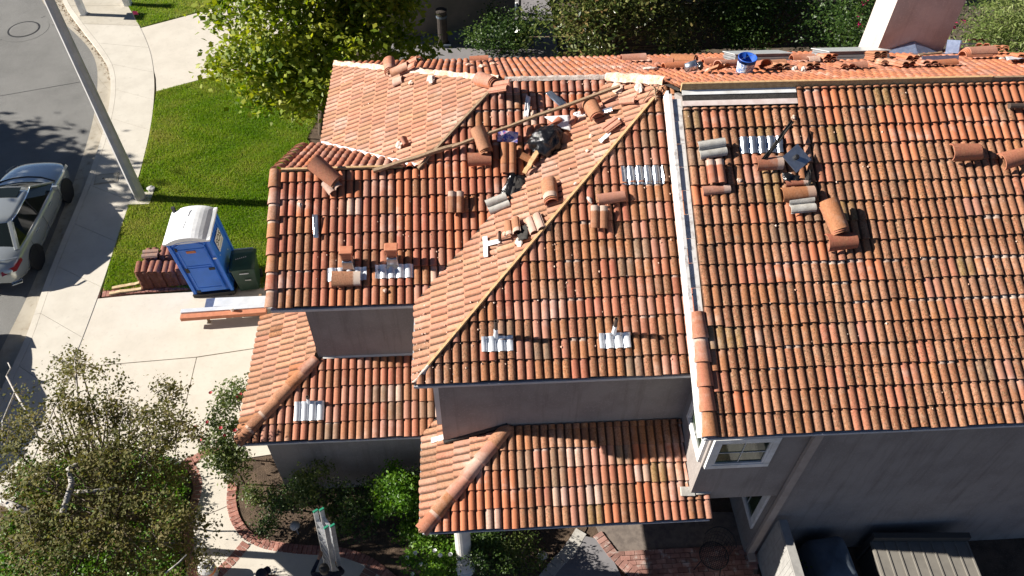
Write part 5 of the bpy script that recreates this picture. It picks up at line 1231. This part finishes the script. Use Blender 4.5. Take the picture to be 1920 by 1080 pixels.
# neighbour's yard behind
nb = empty('neighbour_house', (0,0,0), 'taupe stucco house wall in the shade beyond the rear yard', 'house')
w0, w1 = G(800, 72), G(974, 46)
MB().box((0,0,0),(5.6,.25,5.5)).obj('wall', M['nb_wall'], nb, M=T((w0+w1)/2+Vector((-1.1,.1,2.75)), rz=math.atan2(w1.y-w0.y, w1.x-w0.x)))
MB().box((0,0,0),(.08,.12,5.3)).obj('corner_post', M['nb_wall'], nb, M=T(w1.x, w1.y-.05, 2.65))
MB().box((0,0,0),(14,.25,5.2)).obj('wall', M['nb_wall'], nb, M=T(w1.x+7.0, w1.y+2.4, 2.6))
q = G(831, 83); dbx = empty('patio_heater', (q.x, q.y, 0), 'dark column shaped patio heater by the shaded wall', 'patio heater')
MB().lathe([(.24,0),(.24,.08),(.19,.1),(.19,1.35),(.21,1.36),(.21,1.42),(.1,1.46)], 16).obj('column', M['dark_wood'], dbx); MB().box((.1,-.2,.06),(.4,.12,.1)).obj('foot', M['cover'], dbx); MB().lathe([(.215,1.15),(.215,1.24)], 16, cap=False).obj('band', M['cover'], dbx)
q = G(968, 26); rb_ = empty('water_jug', (q.x, q.y, 0), 'pale blue water jug in the shade by the neighbour wall', 'jug'); MB().lathe([(.14,0),(.15,.05),(.15,.32),(.06,.42),(.05,.46)], 14).obj('jug_body', M['cover'], rb_); MB().lathe([(.052,.46),(.052,.5)], 10).obj('cap', M['white_plate'], rb_)
fn = empty('added_rear_fence', (8.2, 26.2, 0), 'dark board fence added behind the rear trees to read as shade', 'fence')  # added near-black fence, fills the yard behind the trees like deep shade
bmesh_board = MB().box((0,0,.95),(.148,.025,1.9)).mesh('board', M['dark_wood'])
for i in range(90):
    o = bpy.data.objects.new('board', bmesh_board); put(o, fn); o.location = (-4+i*.152, rng.uniform(-.006,.006), rng.uniform(-.02,.02))
for k_ in range(4): MB().box((-4+k_*4.5, .06, .95), (.1,.1,2.0)).obj('post', M['dark_wood'], fn)

# things at the foot of the walls
fx = 5.86; gf = empty('side_gate', (fx, 6.5, 0), 'grey vertical board gate fence standing out from the right wall', 'gate')
gm = MB().box((0,0,.85),(.022,.098,1.7)).mesh('board', M['fence'])
for i in range(30):
    o = bpy.data.objects.new('board', gm); put(o, gf); o.location = (-.055+rng.uniform(-.002,.002), -.06-i*.102, rng.uniform(-.006,.006))
MB().box((.03,-1.55,1.72),(.17,3.06,.05)).obj('top_rail', M['fence'], gf); MB().box((.03,-1.55,.82),(.10,3.0,1.62)).obj('backing', M['fence'], gf)
bx0 = empty('storage_box', T(8.87, 5.55, 0, -.05), 'taupe storage box with a ribbed lid beside the shaded wall', 'storage box')
MB().box((0,0,.42),(1.92,1.3,.84)).obj('box_body', M['box_dark'], bx0, bevel=.02); MB().box((0,.74,.55),(2.0,.12,1.1)).obj('back_panel', M['box_dark'], bx0, bevel=.01)
lid = MB().box((0,0,.88),(2.02,1.40,.06)).obj('lid', M['box_lid'], bx0, bevel=.012)
for i in range(9): MB().box((-.97+i*.2425, 0, .918),(.035,1.37,.02)).obj('rib', M['box_lid'], lid, bevel=.005)
def cover():
    mb = MB(); P = []
    for (s_, z) in ((1.12,0),(1.08,.3),(1.0,.8),(.93,1.02),(.82,1.09),(.4,1.12),(.0,1.12)):
        P.append([(.40*s_*max(-1,min(1,1.35*math.cos(a)))*rng.uniform(.97,1.03), .46*s_*max(-1,min(1,1.35*math.sin(a)))*rng.uniform(.97,1.03), z+rng.uniform(-.012,.012)) for a in np.linspace(0, 2*PI, 25)])
    for r in P: r[-1] = r[0]
    return mb.grid(P).obj('grill_cover', M['cover'], None, smooth=True, label='blue grey fabric cover over a grill between fence and storage box', cat='grill cover')
q = G(1568, 1040, 1.1); cover().matrix_world = T(q.x-.05, 5.95, -.02, .06)
q = G(1512, 1056, .3); hc = MB()
hc.tube([((.17+.02*math.sin(k_*.9))*math.cos(k_*.42), (.17+.02*math.sin(k_*.9))*math.sin(k_*.42), .02+.028*(k_//15)) for k_ in range(61)], .014, 5); hc.obj('hose_coil', M['cover'], None, label='coiled grey hose on the dark ground beside the fence', cat='hose', M=T(q.x, q.y, .0))
# wire garden chair under the eave
gc = empty('garden_chair', T(4.75, 6.35, 0, -.5), 'dark wire mesh garden chair on the brick patio', 'chair')
sm_ = MB(); n_ = 15
for i in range(n_):
    a = -1+2*(i+.5)/n_; h_ = math.sqrt(1-a*a)*.30; sm_.tube([(a*.30,-h_,.44),(a*.30,h_,.44)], .005, 4, False); sm_.tube([(-h_,a*.30,.443),(h_,a*.30,.443)], .005, 4, False)
sm_.tube([(.30*math.cos(a),.30*math.sin(a),.44) for a in np.linspace(0,2*PI,25)], .012, 5); sm_.obj('seat', M['black'], gc)
bk_ = MB()
for i in range(13):
    a = PI*.12+PI*.76*i/12; bk_.tube([(.30*math.cos(a),.30*math.sin(a),.46),(.34*math.cos(a),.38*math.sin(a),.9+.10*math.sin(a))], .005, 4, False)
for z_, e in ((.58,.02),(.70,.04),(.82,.05)): bk_.tube([((.30+e*.6)*math.cos(a),(.30+e*1.2)*math.sin(a),z_) for a in np.linspace(PI*.12,PI*.88,11)], .005, 4, False)
bk_.tube([(.345*math.cos(a),.385*math.sin(a),.9+.10*math.sin(a)) for a in np.linspace(PI*.1,PI*.9,13)], .013, 5); bk_.obj('backrest', M['black'], gc)
for s in (-1,1):
    for t_ in (-1,1): MB().tube([(s*.2,t_*.2,.44),(s*.27,t_*.27,0)], .012, 5).obj('leg', M['black'], gc)
for i, (x, y) in enumerate(((552, 984), (1017, 1040))):
    q = G(x, y, .42); pl_ = empty('path_light', (q.x, q.y, -.03), ['mushroom topped path light in the curved planting bed', 'mushroom topped path light under the porch corner'][i], 'path light', 'path lights in the beds')
    MB().tube([(0,0,0),(0,0,.42)], .014, 6).obj('stake', M['rim'], pl_); MB().lathe([(.11,.40),(.10,.43),(.05,.47),(.015,.49)], 18).obj('shade', M['pole'], pl_, smooth=True)
q = G(386, 1063, .4); dc = empty('drink_cooler', (q.x, q.y, .0), 'round pale drink cooler with orange band half hidden by twigs', 'drink cooler')
MB().lathe([(.15,0),(.165,.05),(.165,.24)], 20, cap=False).obj('cooler_body', M['pole'], dc); MB().lathe([(.168,.24),(.168,.34)], 20, cap=False).obj('band', M['orange'], dc); MB().lathe([(.17,.34),(.17,.39),(.12,.42)], 20).obj('lid', M['pole'], dc); MB().lathe([(.06,.421),(.05,.45)], 12).obj('cap', M['black'], dc)

# people at the bottom edge
def person(name, M0, label, arms, cap=True, lean=(0,0), walk=.12):
    P = empty(name, M0, label, 'person')
    pts = {}; ed = []; lx, ly = lean
    J = [('pelvis',(0,0,.95),.135),('waist',(lx*.3,ly*.3,1.10),.13),('chest',(lx*.7,ly*.7,1.30),.165),('neckb',(lx,ly,1.46),.075),('neck',(lx,ly+.01,1.53),.058),('head0',(lx,ly+.02,1.62),.085),('head1',(lx,ly+.03,1.72),.085)]
    for s, n_ in ((-1,'l'),(1,'r')):
        J += [('hip'+n_,(s*.10,0,.90),.10),('knee'+n_,(s*.11,s*walk+.03,.50),.068),('ank'+n_,(s*.12,s*walk*1.5-.03,.10),.045),('toe'+n_,(s*.13,s*walk*1.5+.15,.045),.04),('sh'+n_,(lx+s*.19,ly,1.42),.075)]
        e, h = arms[n_]; J += [('el'+n_,e,.048),('wr'+n_,h,.033)]
    idx = {j[0]: i for i, j in enumerate(J)}
    E_ = [('pelvis','waist'),('waist','chest'),('chest','neckb'),('neckb','neck'),('neck','head0'),('head0','head1')]
    for n_ in 'lr': E_ += [('pelvis','hip'+n_),('hip'+n_,'knee'+n_),('knee'+n_,'ank'+n_),('ank'+n_,'toe'+n_),('chest','sh'+n_),('sh'+n_,'el'+n_),('el'+n_,'wr'+n_)]
    me = bpy.data.meshes.new('body'); me.from_pydata([j[1] for j in J], [(idx[a], idx[b]) for a, b in E_], []); o = bpy.data.objects.new('body', me); put(o, P)
    sk = o.modifiers.new('skin', 'SKIN'); 
    for i, j in enumerate(J): me.skin_vertices[0].data[i].radius = (j[2], j[2]*(.8 if j[0] in ('chest','waist','pelvis') else 1))
    me.skin_vertices[0].data[0].use_root = True
    o.modifiers.new('sub', 'SUBSURF').levels = 2; o.modifiers['sub'].render_levels = 2
    me.materials.append(M['navy'])
    hx, hy = lx, ly+.03
    hd = MB(); hd.lathe([(.0,1.53),(.06,1.535),(.075,1.58),(.082,1.64),(.085,1.70),(.06,1.77),(.0,1.79)], 16); hd.obj('head', M['skin'], P, smooth=True, M=T(hx, hy, .0))
    MB().box((0,.085,1.65),(.025,.035,.045), taper=.6).obj('nose', M['skin'], P, M=T(hx, hy, 0))
    for s in (-1,1): MB().box((s*.085,0,1.65),(.02,.035,.055)).obj('ear', M['skin'], P, M=T(hx, hy, 0), bevel=.006); MB().lathe([(.0,-.006),(.012,0),(.0,.006)], 8).obj('eye', M['hair'], P, M=T(hx+s*.032, hy+.078, 1.675))
    MB().box((0,.08,1.585),(.045,.012,.01)).obj('mouth', M['red_flower'], P, M=T(hx, hy, 0))
    if cap:
        cp = MB().lathe([(.096,1.68),(.10,1.70),(.098,1.76),(.07,1.81),(.0,1.825)], 18, cap=False).obj('cap', M['navy'], P, smooth=True, M=T(hx, hy, 0))
        MB().prism([(-.08,.08),(.08,.08),(.075,.16),(.03,.185),(-.03,.185),(-.075,.16)], 1.69, 1.70).obj('visor', M['navy'], cp)
    else: MB().lathe([(.09,1.62),(.098,1.68),(.094,1.75),(.06,1.80),(.0,1.812)], 16, cap=False).obj('hair', M['hair'], P, smooth=True, M=T(hx, hy-.012, 0))
    for n_ in 'lr':
        e, h = Vector(arms[n_][0]), Vector(arms[n_][1]); d = (h-e).normalized(); side = d.cross(Vector((0,1,.3))).normalized(); pal = side.cross(d)
        hm = MB(); hm.tube([h, h+d*.05, h+d*.10], [.03,.04,.036], 8)
        for k_ in range(4):
            b_ = h+d*.09+side*(-.03+.02*k_); l_ = (.07,.08,.075,.06)[k_]; hm.tube([b_, b_+d*l_*.5+pal*.012, b_+d*l_*.7+pal*.045], [.0095,.009,.007], 6)
        hm.tube([h+d*.03-side*.03, h+d*.06-side*.055+pal*.02, h+d*.09-side*.05+pal*.04], [.011,.010,.008], 6); hm.obj('hand', M['skin'], P, smooth=True)
    return P
# carrier of the ladder
q = G(606, 1083, 1.45)
pA = person('person', T(q.x+.05, q.y, 0, 0), 'person in dark navy clothes carrying an upright aluminium ladder', dict(l=((-.30,.16,1.30),(-.16,.34,1.52)), r=((.27,.20,1.18),(.10,.40,1.10))), cap=False, lean=(0,.05))
lq = Vector((q.x+.02, q.y+.46, .55)); la = empty('ladder', Matrix.Translation(lq) @ Matrix.Rotation(.085, 4, 'Y') @ Matrix.Rotation(.62, 4, 'Z'), 'aluminium ladder with green rail tips held upright by a worker', 'ladder')
for k_, (dx, top) in enumerate(((-.06, 2.5), (.055, 2.42))):
    s_ = bpy.data.objects.new('ladder_section', None); put(s_, la); s_.location = (dx, 0, 0)
    for y in (-.19, .19):
        MB().box((0, y, top/2), (.085, .028, top)).obj('rail', M['alu'], s_); MB().box((0, y, top+.015), (.09, .034, .045)).obj('rail_tip', M['green_tip'], s_)
    for i in range(int(top/.28)): MB().box((0, 0, .18+i*.28), (.06, .35, .03)).obj('rung', M['alu'], s_)
q = G(487, 1074, 1.75)
pB = person('person', T(q.x, q.y-.03, 0, -.9), 'person in a black cap on the front walk at the bottom edge', dict(l=((-.26,.03,1.16),(-.24,.16,.93)), r=((.26,.03,1.16),(.24,.16,.93))), cap=True)

# ------------------------------------------------------------------ vegetation
L_yellow = leaf_mat('sunny_leaf', [(.075,.13,.008),(.14,.20,.014),(.21,.265,.022),(.29,.32,.035),(.45,.45,.06)], .5, .4)
L_glossy = leaf_mat('glossy_leaf', [(.03,.05,.012),(.06,.085,.018),(.10,.125,.028),(.18,.18,.06),(.26,.16,.07)], .28, .15)
L_dark = leaf_mat('dark_leaf', [(.018,.042,.010),(.035,.072,.014),(.06,.11,.02),(.10,.15,.03)], .45, .3)
L_bamboo = leaf_mat('bamboo_leaf', [(.09,.14,.035),(.14,.19,.05),(.19,.24,.07),(.25,.28,.10)], .5, .35)
L_birch = leaf_mat('birch_leaf', [(.065,.072,.014),(.10,.102,.022),(.14,.135,.032),(.17,.14,.05),(.11,.115,.024)], .7, .35)
L_dryb = leaf_mat('dry_birch_leaf', [(.10,.075,.03),(.17,.12,.05),(.22,.17,.07),(.12,.11,.03)], .6, .3)
L_bright = leaf_mat('bright_leaf', [(.05,.13,.008),(.08,.18,.012),(.12,.23,.02),(.17,.28,.03)], .4, .35)
L_rose = leaf_mat('rose_leaf', [(.04,.07,.014),(.075,.11,.022),(.12,.15,.035),(.16,.19,.06)], .45, .3)
def leaves(C_, n_per, sig, size, asp=.55, flat_=.3):
    """C_: clump centres (m,3); returns vertex array of leaf quads and per-vertex random"""
    C_ = np.asarray(C_); m = len(C_); n = m*n_per
    c = np.repeat(C_, n_per, axis=0)+nr.normal(0, 1, (n, 3))*np.asarray(sig)
    d = nr.normal(0, 1, (n, 3)); d[:,2] = d[:,2]*.6-.25; d /= np.linalg.norm(d, axis=1)[:,None]
    up = nr.normal(0, 1, (n, 3))*flat_*2+np.array([-.25, 0, 1]); s = np.cross(d, up); s /= np.linalg.norm(s, axis=1)[:,None]+1e-9; nn = np.cross(s, d)
    L = size*nr.uniform(.6, 1.35, n)[:,None]; wd = L*asp*.5
    V = np.stack([c, c+d*L*.5-s*wd+nn*L*.08, c+d*L, c+d*L*.5+s*wd+nn*L*.08], axis=1)
    r = np.clip(np.repeat(nr.uniform(.1, .8, m), n_per)+nr.normal(0, .17, n), 0, 1)
    return V.reshape(-1, 3), np.repeat(r, 4)
def foliage(name, C_, n_per, sig, size, m, parent, asp=.55, flat_=.3):
    V, r = leaves(C_, n_per, sig, size, asp, flat_)
    me = npmesh(name, V, np.arange(len(V)).reshape(-1, 4), m, dict(rnd=('FLOAT', r))); return put(bpy.data.objects.new(name, me), parent, kind='stuff')
def blob_pts(n, c, r, shell=.35, lumps=5, seed=None):
    """clump centres of an uneven crown: points in the outer part of a few overlapping ellipsoids"""
    c = np.array(c); r = np.array(r); out = []
    lc = [c]+[c+r*.62*(lambda q: q/np.linalg.norm(q))(nr.normal(0, 1, 3)*np.array([1, 1, .75])) for _ in range(lumps)]
    for i in range(n):
        k = nr.integers(len(lc)); q = nr.normal(0, 1, 3); q /= np.linalg.norm(q); s = (shell+(1-shell)*nr.random())**.6
        out.append(lc[k]+r*(.62 if k else .75)*q*s)
    return np.array(out)
def tree(name, label, cat, base, C_, n_per, sig, size, lm, bm_, tr=.12, asp=.55, group=None, limbs=16, fork=.35, flat_=.3):
    t_ = empty(name, base, label, cat, group); b_ = Vector(base); Cl = np.array(C_)-np.array(base)
    top = Cl.mean(axis=0); f = Vector((top[0]*.5, top[1]*.5, top[2]*fork+.1))
    tm = MB().tube([(0,0,-.1), f*.5+Vector((rng.uniform(-.05,.05),rng.uniform(-.05,.05),0)), f], [tr, tr*.85, tr*.75], 8)
    trunk = tm.obj('trunk', bm_, t_, smooth=True); br = MB()
    for i in rng.sample(range(len(Cl)), min(limbs, len(Cl))):
        e = Vector(Cl[i]); md = f.lerp(e, .5)+Vector((rng.uniform(-.2,.2), rng.uniform(-.2,.2), rng.uniform(0,.25)))*(e-f).length*.5
        br.tube([f, md, e], [tr*.45, tr*.25, tr*.06], 5)
    br.obj('branches', bm_, t_, smooth=True)
    foliage('crown', Cl, n_per, sig, size, lm, t_, asp, flat_); return t_
# rear left tree
tree('leafy_tree', 'yellow green leafy tree behind the left end of the roof', 'tree', (-5.0, 21.6, 0), np.vstack([blob_pts(190, (-4.6, 20.9, 4.6), (3.0, 2.2, 2.7)), blob_pts(50, (-6.0, 20.4, 3.3), (1.6, 1.4, 1.5), lumps=2), blob_pts(70, (-2.6, 20.8, 5.2), (1.9, 1.6, 2.0), lumps=3)]), 80, (.26,.26,.20), .19, L_yellow, M['bark'], .17, .6, limbs=30)
# rear shrubs and trees along the back of the house
tree('magnolia_tree', 'glossy leaved tree with pale glints behind the main ridge', 'tree', (4.5, 24.3, 0), np.vstack([blob_pts(200, (4.5, 24.2, 3.1), (2.7, 1.6, 2.7), lumps=6), blob_pts(100, (7.3, 24.4, 3.1), (1.8, 1.5, 2.7), lumps=4)]), 60, (.26,.26,.24), .17, L_glossy, M['bark'], .13, .42, limbs=24, flat_=.8)
tree('dark_tree', 'dense dark green tree left of the chimney', 'tree', (10.6, 24.2, 0), np.vstack([blob_pts(200, (10.7, 24.0, 3.2), (2.5, 1.7, 2.8), lumps=6), blob_pts(80, (9.0, 23.6, 3.2), (1.1, 1.2, 2.4), lumps=3)]), 95, (.26,.26,.24), .10, L_dark, M['bark'], .13, .5, limbs=20)
bg_ = tree('flowering_shrub', 'dark shrub with magenta flowers on both sides of the chimney', 'shrub', (13.3, 21.8, 0), np.vstack([blob_pts(70, (11.7, 21.3, 4.4), (1.2, .9, 2.6)), blob_pts(60, (14.6, 22.0, 3.4), (2.2, .8, 2.4))]), 70, (.25,.25,.25), .10, L_dark, M['bark'], .06, .5, limbs=16)
fm = MB()
for (u, v, z) in ((1612, 30, 4.2),(1622, 4, 4.6),(1610, 46, 4.0),(1788, 48, 3.4),(1813, 78, 2.4),(1806, 42, 3.0)):
    for k_ in range(14):
        p = G(u+rng.uniform(-6,6), v+rng.uniform(-5,5), z); q = Vector((rng.gauss(0,1),rng.gauss(0,1),rng.gauss(0,1))).normalized()*.06; s_ = q.cross(Vector((.3,.2,1))).normalized()*.05; fm.add([p-q, p+s_, p+q, p-s_], [(0,1,2,3)])
fb = Vector(bg_.location); fm.v = [tuple(Vector(p)-fb) for p in fm.v]; fm.obj('blossoms', M['pink_flower'], bg_)
tree('bamboo_clump', 'pale green fine leaved clump at the upper right corner', 'bamboo', (15.6, 19.6, 0), blob_pts(170, (15.5, 19.4, 5.0), (1.8, 1.5, 2.5), lumps=4), 95, (.22,.22,.28), .15, L_bamboo, M['bark'], .08, .2, limbs=20)
tree('round_shrub', 'low dark shrub on the shaded yard paving', 'shrub', (1.2, 26.3, 0), blob_pts(70, (1.2, 26.0, .9), (1.9, 1.1, .85), lumps=3), 80, (.2,.2,.16), .10, L_dark, M['bark'], .05, .5, limbs=8)
# street trees across the road, out of the picture, throw the shade on the carriageway
tree('street_tree', 'tree across the road shading the carriageway', 'tree', (-27.5, 21.2, 0), blob_pts(130, (-26.5, 21.3, 5.2), (4.2, 2.6, 2.0), lumps=5), 60, (.5,.5,.35), .34, L_dark, M['bark'], .15)
# the tree at the lower left
LLc = []
for (u, v, z, n, sx) in ((60, 900, 3.4, 42, .8),(180, 880, 3.5, 46, .8),(270, 840, 3.3, 34, .65),(120, 1000, 3.4, 44, .8),(250, 980, 3.2, 36, .7),(20, 1020, 3.4, 30, .7),(150, 760, 3.2, 26, .6),(215, 760, 3.0, 22, .5),(130, 690, 2.9, 12, .38),(330, 800, 2.8, 14, .42),(300, 880, 2.9, 24, .55),(340, 1000, 2.6, 10, .4),(40, 800, 3.3, 16, .6),(280, 1060, 2.8, 18, .6),(150, 1070, 3.2, 30, .8),(325, 740, 2.5, 7, .3)):
    p = G(u, v, z)
    for _ in range(n): LLc.append(np.array(p)+nr.normal(0, 1, 3)*np.array([sx, sx, sx*.55])*.62)
t_ = tree('birch_tree', 'sparse small leaved tree with pale branches over the front bed', 'tree', (-7.6, 7.4, 0), np.array(LLc), 50, (.11,.11,.08), .07, L_birch, M['twig'], .10, .62, limbs=90, fork=.45)
pbm = MB(); b_ = Vector(t_.location)
for path, r in (([(118,960),(135,905),(128,880),(160,862)], .06), ([(-10,935),(30,950),(62,965)], .07), ([(140,922),(170,921),(215,915)], .035), ([(5,790),(28,735),(12,705)], .022), ([(28,735),(60,790),(75,830)], .02), ([(12,705),(20,690),(15,680)], .014), ([(5,830),(5,790)], .022), ([(120,820),(110,760),(135,700)], .014), ([(225,900),(215,830),(235,770)], .014), ([(290,850),(305,790),(322,745)], .012), ([(310,1075),(335,1055),(350,1040)], .016), ([(180,860),(175,800),(145,740),(140,680)], .016)):
    pts = [G(x, y, 3.55 if r > .03 else 3.25) for x, y in path]
    pbm.tube([p-b_ for p in pts], [r*(1-.35*i/len(pts)) for i in range(len(pts))], 6)
pbm.obj('pale_branches', M['pale_bark'], t_, smooth=True, kind='stuff')
foliage('dry_leaves', np.array([np.array(q)-np.array(t_.location) for q in LLc[::3]]), 22, (.13,.13,.09), .045, L_dryb, t_, .6)
tw = MB()
for i in range(260):
    c = Vector(LLc[rng.randrange(len(LLc))])-b_; d = Vector((rng.gauss(0,1), rng.gauss(0,1), rng.gauss(0,.4))).normalized(); tw.tube([c-d*.25, c+Vector((0,0,rng.uniform(-.05,.05))), c+d*.3], [.007,.005,.003], 4, False)
tw.obj('twigs', M['twig'], t_, kind='stuff')
# low growth in the beds
def ground_cover(name, label, poly, n, z0, z1, size, m, cat='ground cover'):
    P = np.array(poly); X = nr.uniform(P[:,0].min(), P[:,0].max(), n*3); Y = nr.uniform(P[:,1].min(), P[:,1].max(), n*3); k = in_poly(poly, X, Y); X, Y = X[k][:n], Y[k][:n]
    Z = z0+(z1-z0)*np.clip(.5+.5*np.sin(X*2.3+1.1*np.sin(Y*2.9))*np.cos(Y*2.1), 0, 1)*nr.uniform(.5, 1, len(X))
    V, r = leaves(np.c_[X, Y, Z], 26, (.09,.09,.05), size, .4); me = npmesh(name, V, np.arange(len(V)).reshape(-1, 4), m, dict(rnd=('FLOAT', r)))
    put(bpy.data.objects.new(name, me), None, label, cat, kind='stuff')
ground_cover('ground_cover', 'bright feathery green ground cover below the lower left tree', pxl([(0,1010),(60,880),(200,850),(330,872),(348,930),(330,1000),(338,1090),(300,1150),(0,1150)]), 1500, .06, .42, .085, L_bright)
def shrub(u, v, z, r, n, n_per, size, m, label, name='shrub', asp=.55, flowers=None, sq=.8, nf=6, bark=None):
    p = G(u, v, z); t_ = tree(name, label, 'shrub', (p.x, p.y, -.02), blob_pts(n, (p.x, p.y, z), (r, r, r*sq), lumps=3), n_per, (.09,.09,.08), size, m, bark or M['twig'], .022, asp, limbs=14, fork=.5)
    if flowers:
        f = MB()
        for k_ in range(nf):
            q = nr.normal(0, 1, 3); q /= np.linalg.norm(q); q[2] = abs(q[2]); q[1] = -abs(q[1])*.6+q[1]*.2; c = Vector((0,0,z+.02))+Vector(q)*r*1.02
            for a in range(6):
                e = Vector((math.cos(a*1.05), math.sin(a*1.05), .5)).normalized()*.05; s_ = e.cross(Vector((0,0,1))).normalized()*.035; f.add([c, c+e*.6-s_, c+e, c+e*.6+s_], [(0,1,2,3)])
        f.obj('flowers', flowers, t_, kind='stuff')
    return t_
shrub(436, 735, 1.15, .50, 34, 34, .075, L_rose, 'taller rose bush with a red bloom against the garage roof corner', 'rose_bush', flowers=M['red_flower'], nf=3)
shrub(412, 815, 1.0, .62, 52, 36, .075, L_rose, 'wide rose bush with several red blooms beside the front walk', 'rose_bush', flowers=M['red_flower'], nf=7)
shrub(440, 870, .9, .55, 46, 36, .075, L_rose, 'lower rose bush without blooms left of the bare soil', 'rose_bush')
shrub(760, 915, 1.2, .66, 70, 80, .07, L_bright, 'dense bright green shrub tucked against the porch roof corner', 'green_shrub')
shrub(790, 990, .8, .45, 34, 70, .07, L_bright, 'lower bright green shrub in front of the porch corner', 'green_shrub')
shrub(815, 1045, .8, .6, 52, 60, .065, L_bright, 'green shrub with small white flowers by the porch column', 'flowering_shrub', flowers=M['white_flower'], nf=12)
shrub(600, 905, 1.3, .58, 34, 34, .065, L_rose, 'tall thin shrub in front of the garage wall', 'thin_shrub')
shrub(555, 925, .8, .5, 34, 40, .06, L_dark, 'dark shrub at the left of the thin tall shrub', 'dark_shrub'); shrub(690, 945, .9, .65, 48, 50, .06, L_dark, 'dark shrub in the shade between ladder and bright shrub', 'dark_shrub')
shrub(625, 965, .6, .45, 26, 40, .06, L_dark, 'dark low shrub just behind the ladder', 'dark_shrub'); shrub(495, 975, .35, .33, 22, 46, .05, L_dark, 'small dark mound near the path light', 'dark_shrub')
shrub(473, 932, .3, .22, 16, 40, .06, L_rose, 'small yellowish plant alone on the bare soil', 'small_plant'); shrub(505, 925, .25, .18, 10, 30, .06, L_rose, 'tiny plant to the right of the yellowish plant', 'small_plant')
shrub(985, 1035, .5, .5, 34, 46, .06, L_rose, 'sunlit tip of a shrub under the front porch eave', 'porch_shrub'); shrub(912, 1030, 1.0, .62, 46, 60, .06, L_dark, 'dark shrub right of the porch column', 'dark_shrub')
shrub(1533, 1068, .55, .17, 14, 30, .075, L_bright, 'small bright potted plant beside the grill cover', 'potted_plant', asp=.45)
shrub(390, 1035, .9, .42, 16, 20, .045, L_birch, 'dry twiggy plant with reddish leaves at the path edge', 'dry_plant'); shrub(350, 960, .8, .3, 14, 26, .05, L_birch, 'purple tinged twig overhanging the brick edging', 'dry_plant')
shrub(597, 215, .5, .35, 22, 50, .07, L_yellow, 'small shrub in the strip beside the left rear roof', 'strip_shrub')
lt = np.array(lv); V, r = leaves(lt, 2, (.05,.05,.003), .06, .5); me = npmesh('leaf_litter', V, np.arange(len(V)).reshape(-1,4), M['litter'], dict(rnd=('FLOAT', r))); put(bpy.data.objects.new('leaf_litter', me), None, 'dry leaves gathered along the kerb gutter', 'leaf litter', kind='stuff')
